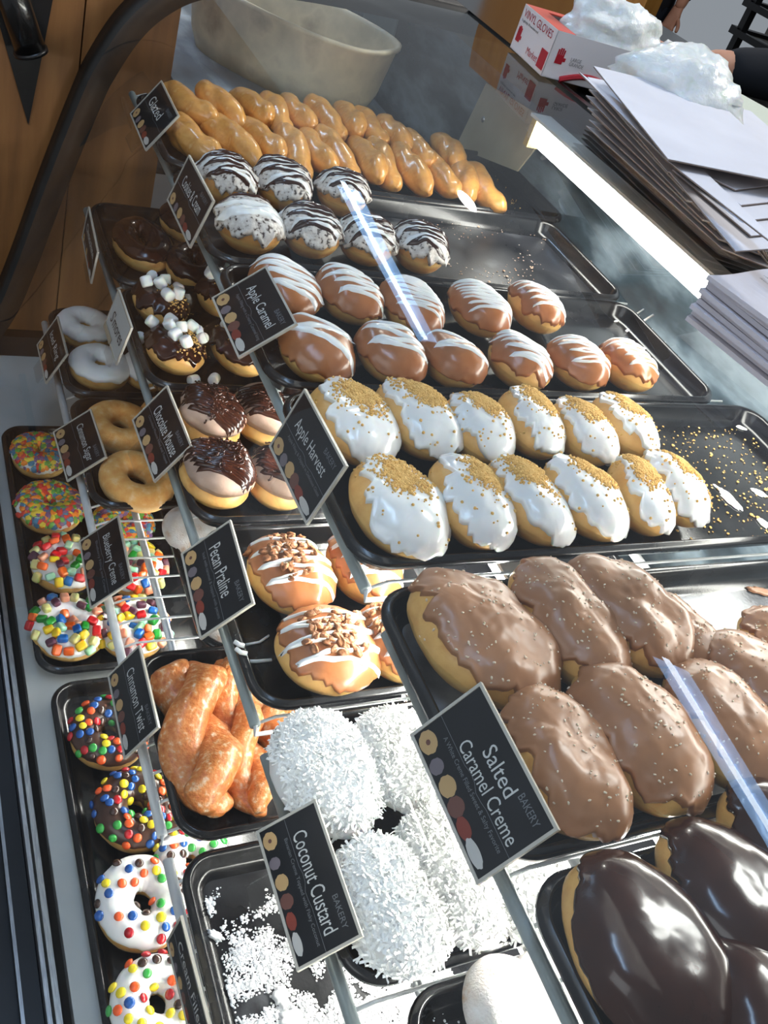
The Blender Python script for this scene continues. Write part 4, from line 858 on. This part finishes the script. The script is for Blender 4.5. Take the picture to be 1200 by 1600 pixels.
def handprint(x, z, side):
    g = MB(); 
    g.box((x, 0, z), (x + 0.012, 0.0008, z + 0.012))
    for k in range(4): g.box((x + k * 0.0032, 0, z + 0.012), (x + k * 0.0032 + 0.0022, 0.0008, z + 0.019 + 0.002 * (k in (1, 2))))
    g.box((x + 0.012, 0, z + 0.004), (x + 0.016, 0.0008, z + 0.009))
    o = g.build('hand_emblem', RED, carton)
    if side: o.matrix_local = Matrix.Translation((WX + 0.0007, 0, 0)) @ Matrix.Rotation(PI / 2, 4, 'Z')
    else: o.location = (0, -0.0009, 0)
handprint(0.008, BH * 0.22, False); handprint(0.012, BH * 0.34, True)
g = MB(); P = [(WX + 0.001, 0.03 + 0.07 * k / 10, 0.002 + 0.012 * math.sin(PI * k / 14)) for k in range(11)]; g.tube(P, 0.004, 6); g.build('red_arc', RED, carton)
# plastic bags / gloves
BAG = mat('thin_white_plastic', [(0.35, (226, 232, 230)), (0.6, (244, 247, 245)), (0.75, (214, 228, 208))], rough=0.3, scale=30, sss=0.3, bump=0.7, bscale=45, bdist=0.006, coat=0.3)
def crumple(name, M, parent, c, rad, sd, amp=0.35, loc=None):
    V = []; nu, nt = 48, 30
    for j in range(nt):
        th = PI * (j + 0.3) / (nt - 0.4)
        for i in range(nu):
            u_ = 2 * PI * i / nu; d_ = Vector((math.sin(th) * math.cos(u_), math.sin(th) * math.sin(u_), math.cos(th)))
            f = 1 + amp * nz(d_.x * 1.6 + sd, d_.y * 1.6, d_.z * 1.6) + amp * 0.6 * abs(nz(d_.x * 4 + sd, d_.y * 4, d_.z * 4)) + amp * 0.25 * abs(nz(d_.x * 9, d_.y * 9 + sd, d_.z * 9))
            V.append(Vector(c) + Vector((d_.x * rad[0], d_.y * rad[1], max(d_.z * rad[2], -rad[2] * 0.7))) * f)
    return mk(name, V, [f[::-1] for f in grid_faces(nu, nt)] + [tuple(range(nu)), tuple((nt - 1) * nu + i for i in range(nu))[::-1]], M, parent, True, loc=loc)
crumple('bunched_gloves', BAG, t, (WX * 0.55, BD * 0.58, BH + 0.005), (0.045, 0.075, 0.04), 3)
g = MB(); mb_pts = [(WX * 0.6, BD * 0.55, BH + 0.03), (WX * 0.35, BD * 0.55, BH + 0.06), (WX * 0.2, BD * 0.52, BH + 0.085)]
g.tube(mb_pts, [0.014, 0.011, 0.003], 10); g.build('glove_finger', BAG, t, True)

p = pz(1066, 142, 0.29); 
o = crumple('plastic_glove_bag', BAG, None, (0, 0, 0), (0.068, 0.078, 0.045), 9, 0.3, loc=p)
tag(o, 'crumpled greenish white clear plastic bag on the counter behind the cartons', 'bag')
q0 = pz(960, 120, 0.215); 
t2 = thing('green_box', 'pale green box behind the white card sheets', 'box', (q0.x, q0.y, 0.2), (0, 0, math.radians(16)))
MB().box((-0.02, -0.05, 0), (0.25, 0.16, 0.05)).build('green_carton', flat('pale_green_card', (142, 156, 104)), t2)
MB().box((-0.02, -0.05, 0.05), (0.25, 0.16, 0.0515)).build('box_top', flat('pale_top_card', (206, 212, 196)), t2, label='paler top')

# flattened white cartons: sheets given by three corners on their own height
def sheet(pa, pb, pc, z, label, i, th=0.0016, dz=(0, 0, 0)):
    A, B, C_ = (at(*pa, z=z + dz[0]), at(*pb, z=z + dz[1]), at(*pc, z=z + dz[2])); D = A + C_ - B
    n_ = (B - A).cross(C_ - B).normalized(); n_ = n_ if n_.z > 0 else -n_
    lc = A.copy(); V = [p - lc for p in (A, B, C_, D)]; V = V + [v - n_ * th for v in V]
    t = thing('flat_carton', label, 'carton', lc, group='flattened white cartons on the counter')
    mk('white_face', V[:4] + [v - n_ * th * 0.3 for v in V[:4]], [(0, 1, 2, 3), (7, 6, 5, 4), (0, 4, 5, 1), (1, 5, 6, 2), (2, 6, 7, 3), (3, 7, 4, 0)], PAPER, t, False)
    mk('brown_back', [v - n_ * th * 0.31 for v in V[:4]] + V[4:], [(0, 1, 2, 3), (7, 6, 5, 4), (0, 4, 5, 1), (1, 5, 6, 2), (2, 6, 7, 3), (3, 7, 4, 0)], KRAFT, t, False)
for k in range(9):                                 # the leaning pile, bottom to top
    z = 0.2085 + k * 0.0068; j = (k * 37) % 5
    a = (916 + 2.2 * j, 196 - k * 9.5); b = (1128 - 11 * k + 3 * j, 388 - k * 15); c = (1330, 470 - k * 20)
    sheet(a, b, c, z, 'flat carton in the leaning brown-edged pile, %s from the bottom' % ORD[k], k)
for k in range(6):
    sheet((1046 + k * 5, 268 - k * 3), (1150 + 8 * ((k * 3) % 4), 392 - 24 * k), (1320, 380 - k * 26), 0.2700 + k * 0.0028, 'small flat carton fanned over the pile, %s from the bottom' % ORD[k], k)
sheet((905, 112), (1042, 250), (1260, 420), 0.288, 'long white carton sheet pointing at the gloves box, lower of two', 0)
sheet((928, 103), (1044, 248), (1262, 292), 0.296, 'large white carton sheet on top of the pile', 1)
for k in range(4):
    sheet((1152 + 2 * k, 290 + k * 22), (1196 + 6 * k, 392 + 12 * k), (1290, 400 + 10 * k), 0.262 - k * 0.006, 'brown-edged carton at the right edge, %s from the top' % ORD[k], k)

# paper bags stack with print
pa, pb, pc = at(1098, 428, z=0.248), at(1206, 538, z=0.248), at(1160, 398, z=0.248)
Xs = Matrix.Rotation(0.27, 3, 'Z') @ (pb - pa).normalized(); Ys = Vector((-Xs.y, Xs.x, 0))
for k in range(9):
    mwk = Matrix((Xs, Ys, Vector((0, 0, 1)))).transposed().to_4x4(); mwk.translation = Vector((pa.x, pa.y, 0.2075 + k * 0.005)) + Ys * 0.004 * math.sin(k * 2.2)
    o = thing('paper_bag', 'folded white paper bag in the stack at the right edge, %s from the bottom' % ORD[k] if k < 8 else 'topmost printed white paper bag of the stack at the right edge', 'bag', mw=mwk, group='stack of white paper bags')
    g = MB(); n_ = 14; V = []
    for zz in (0, 0.0042):
        for i in range(n_ + 1):
            t_ = i / n_; V.append(Vector((0.0 + 0.012 * (1 - math.sin(PI * t_ * 0.6 + .4)) , t_ * 0.12, zz + 0.003 * math.sin(t_ * 5 + k * 0.4)))); V.append(Vector((0.20, t_ * 0.12, zz + 0.003 * math.sin(t_ * 5 + k))))
    m2 = (n_ + 1) * 2; F = []
    for i in range(n_): a = 2 * i; F += [(a, a + 2, a + 3, a + 1), (m2 + a, m2 + a + 1, m2 + a + 3, m2 + a + 2), (a, m2 + a, m2 + a + 2, a + 2), (a + 1, a + 3, m2 + a + 3, m2 + a + 1)]
    F += [(0, 1, m2 + 1, m2), (m2 - 2, 2 * m2 - 2, 2 * m2 - 1, m2 - 1)]
    mk('bag_paper', V, F, flat('bag_white', (200, 198, 206), 0.6), o, False)
    if k == 8:
        for j, (s_, w_, h_, yy) in enumerate((('Paper Bag', .022, .003, .075), ('100 Count', .020, .003, .064), ('Recycle', .018, .003, .053))):
            q = text_mesh(s_, 0.01, flat('dark_print', (40, 38, 42)), o, 0.012 + 0.004 * j, yy, width=w_, hgt=h_, z=0.0085, name='bag_print')
        q = text_mesh('bagco', 0.01, flat('dark_print', (40, 38, 42)), o, 0.037, 0.074, width=0.026, hgt=0.007, z=0.0082, name='bag_logo')

# bracket plates under the counter -------------------------------------------
def plate(pix, y, label, M, bolt=None):
    P = [at(*q, y=yy) for q, yy in zip(pix, y)]; c = P[0].copy(); V = [p - c for p in P]; n_ = (V[1] - V[0]).cross(V[2] - V[1]).normalized() * 0.003; V += [v + n_ for v in V]
    t = thing('mount_plate', label, 'bracket', c)
    mk('plate', V, [(3, 2, 1, 0), (4, 5, 6, 7), (0, 1, 5, 4), (1, 2, 6, 5), (2, 3, 7, 6), (3, 0, 4, 7)], M, t, False)
    if bolt: b_ = at(*bolt, y=sum(y) / 4); mk('bolt', [b_ - c + v * 0.006 for v in SPH[0]], SPH[1], CHROME, t)
plate([(762, 130), (714, 230), (810, 268), (868, 195)], [.57, .57, .57, .57], 'beige metal plate with a bolt, under the counter beside the gloves box', mat('beige_metal', [(0.4, (150, 142, 120)), (0.7, (168, 160, 138))], rough=0.4, scale=8, detail=6), (757, 187))
plate([(575, 2), (556, 82), (606, 100), (628, 10)], [.6, .6, .6, .6], 'grey metal plate hanging in the dark above the tub', mat('grey_metal', [(0.4, (92, 104, 104)), (0.7, (112, 124, 124))], rough=0.4, scale=8, detail=6))

# ------------------------------------------------------------------ outside the case
b0 = at(22, 0, x=-1.06); b1 = at(48, 80, x=-1.06)
t = thing('black_post', 'black metal post end against the wood wall at the top left', 'post', b1)
d_ = (b0 - b1) * 1.6
MB().tube([Vector((0, 0, 0)), d_ * 0.5, d_ * 1.6], 0.022, 24).build('post_tube', mat('glossy_black', [(0.5, (20, 19, 19))], rough=0.25, coat=0.4), t, True)
MB().tube([-d_ * 0.03, d_ * 0.02], 0.0245, 24).build('post_cap', BLACK, t, True)
# black sheet stands in for the shade in a gap between two boards
P = [at(-8, 15, x=-1.098), at(44, 195, x=-1.098), at(62, 105, x=-1.098), at(84, -10, x=-1.098), at(20, -60, x=-1.098)]
o = mk('wall_gap', [p for p in P] + [p + Vector((0.002, 0, 0)) for p in P], [(0, 1, 2, 3, 4), (9, 8, 7, 6, 5)] + [(i, (i + 1) % 5, (i + 1) % 5 + 5, i + 5) for i in range(5)], BLACK, None, False)
o.name = 'gap_shade'; struct(o)

# behind the counter: wooden post, rack, person
a = at(985, 60, y=1.9)
t = thing('wooden_cabinet', 'orange-brown wooden cabinet side behind the gloves box', 'cabinet', (a.x - 0.1, 1.9, -0.95))
MB().box((-0.9, 0, 0), (0.10, 0.06, 1.9)).box((-0.9, 0.06, 0), (-0.84, 0.5, 1.9)).build('cabinet_side', WOOD_O, t)

# metal rack with white sheets ----------------------------------------------------
a = at(1128, 108, y=2.0)
t = thing('pan_rack', 'black metal rack with white sheets at the top right', 'rack', (a.x, 2.0, -0.95))
zb = a.z + 0.95
for xx, yy in ((0, 0), (0.5, 0), (0, 0.45), (0.5, 0.45)): MB().box((xx - 0.012, yy - 0.012, 0), (xx + 0.012, yy + 0.012, zb + 0.7)).build('post', BLACK, t)
for k in range(-3, 8):
    zz = zb + 0.02 + k * 0.078
    g = MB(); g.box((0, -0.02, zz), (0.5, 0.0, zz + 0.018)); g.box((0, 0.45, zz), (0.5, 0.47, zz + 0.018)); g.box((-0.03, -0.02, zz), (0.0, 0.47, zz + 0.022)); g.build('shelf_rail', BLACK, t)
    g = MB().box((0.0, 0.0, zz + 0.004), (0.5, 0.45, zz + 0.012)).build('white_liner', flat('liner_white', (168, 166, 160)), t)

# ceiling lamps (seen only as streaks in the curved glass) ---------------------------
def ceiling(pa, pb, wid, strength, label):
    pa, pb = Vector(pa), Vector(pb); c = (pa + pb) / 2; L_ = (pb - pa).length / 2; a_ = math.atan2(pb.y - pa.y, pb.x - pa.x)
    t = thing('ceiling_lamp', label, 'lamp', c, (0, 0, a_))
    MB().box((-L_, -wid * 0.10, -0.02), (L_, wid * 0.10, 0.02)).build('light_tube', flat('cold_tube_%s' % strength, (214, 232, 255), emit=((215, 234, 255), strength)), t)
    MB().box((-L_, -wid / 2, 0.021), (L_, wid / 2, 0.03)).build('diffuser', flat('cold_diffuser_%s' % strength, (190, 215, 245), emit=((150, 195, 245), strength * 0.38)), t)
    MB().box((-L_, -wid / 2, 0.031), (L_, wid / 2, 0.07)).build('lamp_housing', flat('white_housing', (215, 215, 210)), t)
ceiling((-0.56, -0.225, 1.9), (0.45, -0.60, 1.9), 0.30, 20.0, 'nearer ceiling tube lamp, mirrored as a pale blue streak')
ceiling((-3.1, 0.02, 1.9), (-2.13, -0.47, 1.9), 0.34, 24.0, 'farther ceiling tube lamp, mirrored as a narrow pale streak')

# people behind the counter ----------------------------------------------------------
def skin_mesh(name, V, E, rad, M, parent, sub=2):
    me = bpy.data.meshes.new(name); me.from_pydata([tuple(v) for v in V], E, []); o = bpy.data.objects.new(name, me); COL.objects.link(o); o.parent = parent
    md = o.modifiers.new('s', 'SKIN'); 
    for i, r in enumerate(rad):
        sv = me.skin_vertices[0].data[i]; sv.radius = r if isinstance(r, tuple) else (r, r); sv.use_root = (i == 0)
    ms = o.modifiers.new('u', 'SUBSURF'); ms.levels = sub; ms.render_levels = sub
    me.materials.append(M); md.use_smooth_shade = True
    return o
SKINM = mat('skin', [(0.4, (196, 142, 116)), (0.7, (206, 154, 128))], rough=0.5, sss=0.2, scale=20)
def chain(P): return [(i, i + 1) for i in range(len(P) - 1)]
def person(loc, face, label, hand=None, shirt=(20, 24, 32), pants=(24, 32, 46), strap=False):
    t = thing('person', label, 'person', loc, (0, 0, face))
    inv = (Matrix.Translation(loc) @ Matrix.Rotation(face, 4, 'Z')).inverted()
    # local: faces -y, height 1.72
    Vb = [(0, 0, .95), (0, 0, 1.10), (0, 0, 1.28), (0, 0, 1.42), (0, 0.0, 1.49), (0, -.01, 1.58), (0, -.015, 1.66)]; Rb = [.11, .105, .125, .095, .055, .085, .075]
    Eb = chain(Vb)
    def add(P, Rr, root): 
        n0 = len(Vb); Vb.extend(P); Rb.extend(Rr); Eb.append((root, n0)); Eb.extend([(n0 + i, n0 + i + 1) for i in range(len(P) - 1)]); return n0
    for s_ in (-1, 1): add([(s_ * .10, 0, .86), (s_ * .105, -.01, .48), (s_ * .11, .01, .10), (s_ * .115, -.12, .04)], [.065, .05, .038, .032], 0)
    arms = []
    for s_ in (-1, 1):
        if hand and s_ == -1:
            h = inv @ Vector(hand[0]); el = inv @ Vector(hand[1]); arms.append([(s_ * .19, 0, 1.40), tuple(el), tuple(h)])
        else: arms.append([(s_ * .19, 0, 1.40), (s_ * .24, .02, 1.12), (s_ * .23, -.06, .88)])
        add(arms[-1], [.048, .038, .028], 3)
    skin_mesh('body', Vb, Eb, Rb, SKINM, t)
    for s_, A in zip((-1, 1), arms):
        w_ = Vector(A[2]); d_ = (w_ - Vector(A[1])).normalized(); sd = d_.cross(Vector((0, 0, 1))).normalized() * s_; up = sd.cross(d_).normalized()
        if up.z < 0: up = -up
        HV_ = [w_ - d_ * .06, w_ + d_ * .05, w_ + d_ * .085]; HE = chain(HV_); HR = [(.022, .02), (.036, .016), (.036, .014)]
        for k in range(4):
            o_ = (k - 1.5) * .019; ln = (.068, .078, .073, .058)[k]; n0 = len(HV_)
            b_ = w_ + d_ * .088 + sd * o_
            HV_ += [b_, b_ + d_ * ln * .45 + up * .004, b_ + d_ * ln * .8 - up * .008, b_ + d_ * ln - up * .022]; HR += [.009, .0085, .0078, .006]; HE += [(2, n0), (n0, n0 + 1), (n0 + 1, n0 + 2), (n0 + 2, n0 + 3)]
        n0 = len(HV_); b_ = w_ + d_ * .03 - sd * .03
        HV_ += [b_, b_ + d_ * .03 - sd * .022 + up * .006, b_ + d_ * .058 - sd * .028 + up * .012]; HR += [.011, .0098, .008]; HE += [(1, n0), (n0, n0 + 1), (n0 + 1, n0 + 2)]
        skin_mesh('hand', HV_, HE, HR, SKINM, t)
    SH = flat('dark_shirt_%d' % shirt[0], shirt, 0.85); PT = flat('dark_denim_%d' % pants[0], pants, 0.9)
    V2 = [(0, 0, .78), (0, 0, .92), (0, 0, 1.10), (0, 0, 1.28), (0, 0, 1.41), (0, 0, 1.455)]; R2 = [.21, .20, .165, .175, .135, .075]; E2 = chain(V2)
    for A in arms:
        n0 = len(V2); a2 = Vector(A[1]).lerp(Vector(A[2]), .82); V2 += [A[0], A[1], tuple(a2)]; R2 += [.075, .056, .036]; E2 += [(4, n0), (n0, n0 + 1), (n0 + 1, n0 + 2)]
    skin_mesh('shirt', V2, E2, R2, SH, t)
    V3 = [(0, 0, .98), (0, 0, .86)]; R3 = [.17, .165]; E3 = [(0, 1)]
    for s_ in (-1, 1): n0 = len(V3); V3 += [(s_ * .10, 0, .80), (s_ * .105, -.01, .48), (s_ * .11, .01, .09)]; R3 += [.11, .082, .07]; E3 += [(1, n0), (n0, n0 + 1), (n0 + 1, n0 + 2)]
    skin_mesh('trousers', V3, E3, R3, PT, t)
    for s_ in (-1, 1): skin_mesh('shoe', [(s_ * .11, .04, .045), (s_ * .113, -.05, .04), (s_ * .115, -.16, .03)], [(0, 1), (1, 2)], [.045, .045, .035], BLACK, t)
    hm = [Vector((v.x * .088, v.y * .10 + .012, v.z * .10 + 1.665)) for v in sph(20, 14)[0]]; hm = [p if not (p.y < -.04 and p.z < 1.69) else Vector((p.x, -.04, p.z)) for p in hm]
    mk('hair', hm, sph(20, 14)[1], flat('dark_hair', (40, 28, 22), 0.6), t)
    g = MB(); g.tube([(0, -.098, 1.635), (0, -.122, 1.60), (0, -.10, 1.592)], [.008, .013, .008], 8)
    g.tube([(-.024, -.093, 1.555), (0, -.10, 1.553), (.024, -.093, 1.555)], [.003, .006, .003], 8)
    for s_ in (-1, 1): g.add([Vector((s_ * .032 + v.x * .012, -.088 + v.y * .008, 1.635 + v.z * .007)) for v in SPH[0]], SPH[1]); g.add([Vector((s_ * .086 + v.x * .01, .0 + v.y * .018, 1.615 + v.z * .03)) for v in SPH[0]], SPH[1])
    g.build('face_features', SKINM, t, True)
    if strap:
        g = MB()
        P = [inv @ p for p in strap]; g.tube(P, .012, 8); g.build('apron_strap', flat('apron_white', (190, 186, 176), .8), t, True)
    return t
st = [at(1138, 200, y=1.22), at(1160, 186, y=1.215), at(1200, 164, y=1.22), at(1250, 135, y=1.24)]
person((-0.86, 1.50, -0.95), 0.0, 'person in a dark shirt with a white apron strap, reaching toward the gloves', hand=((-0.99, 0.98, 0.232), (-0.93, 1.20, 0.262)), strap=st)
person((-3.80, 3.0, -0.95), 0.6, 'person in dark trousers standing farther back behind the wooden cabinet')
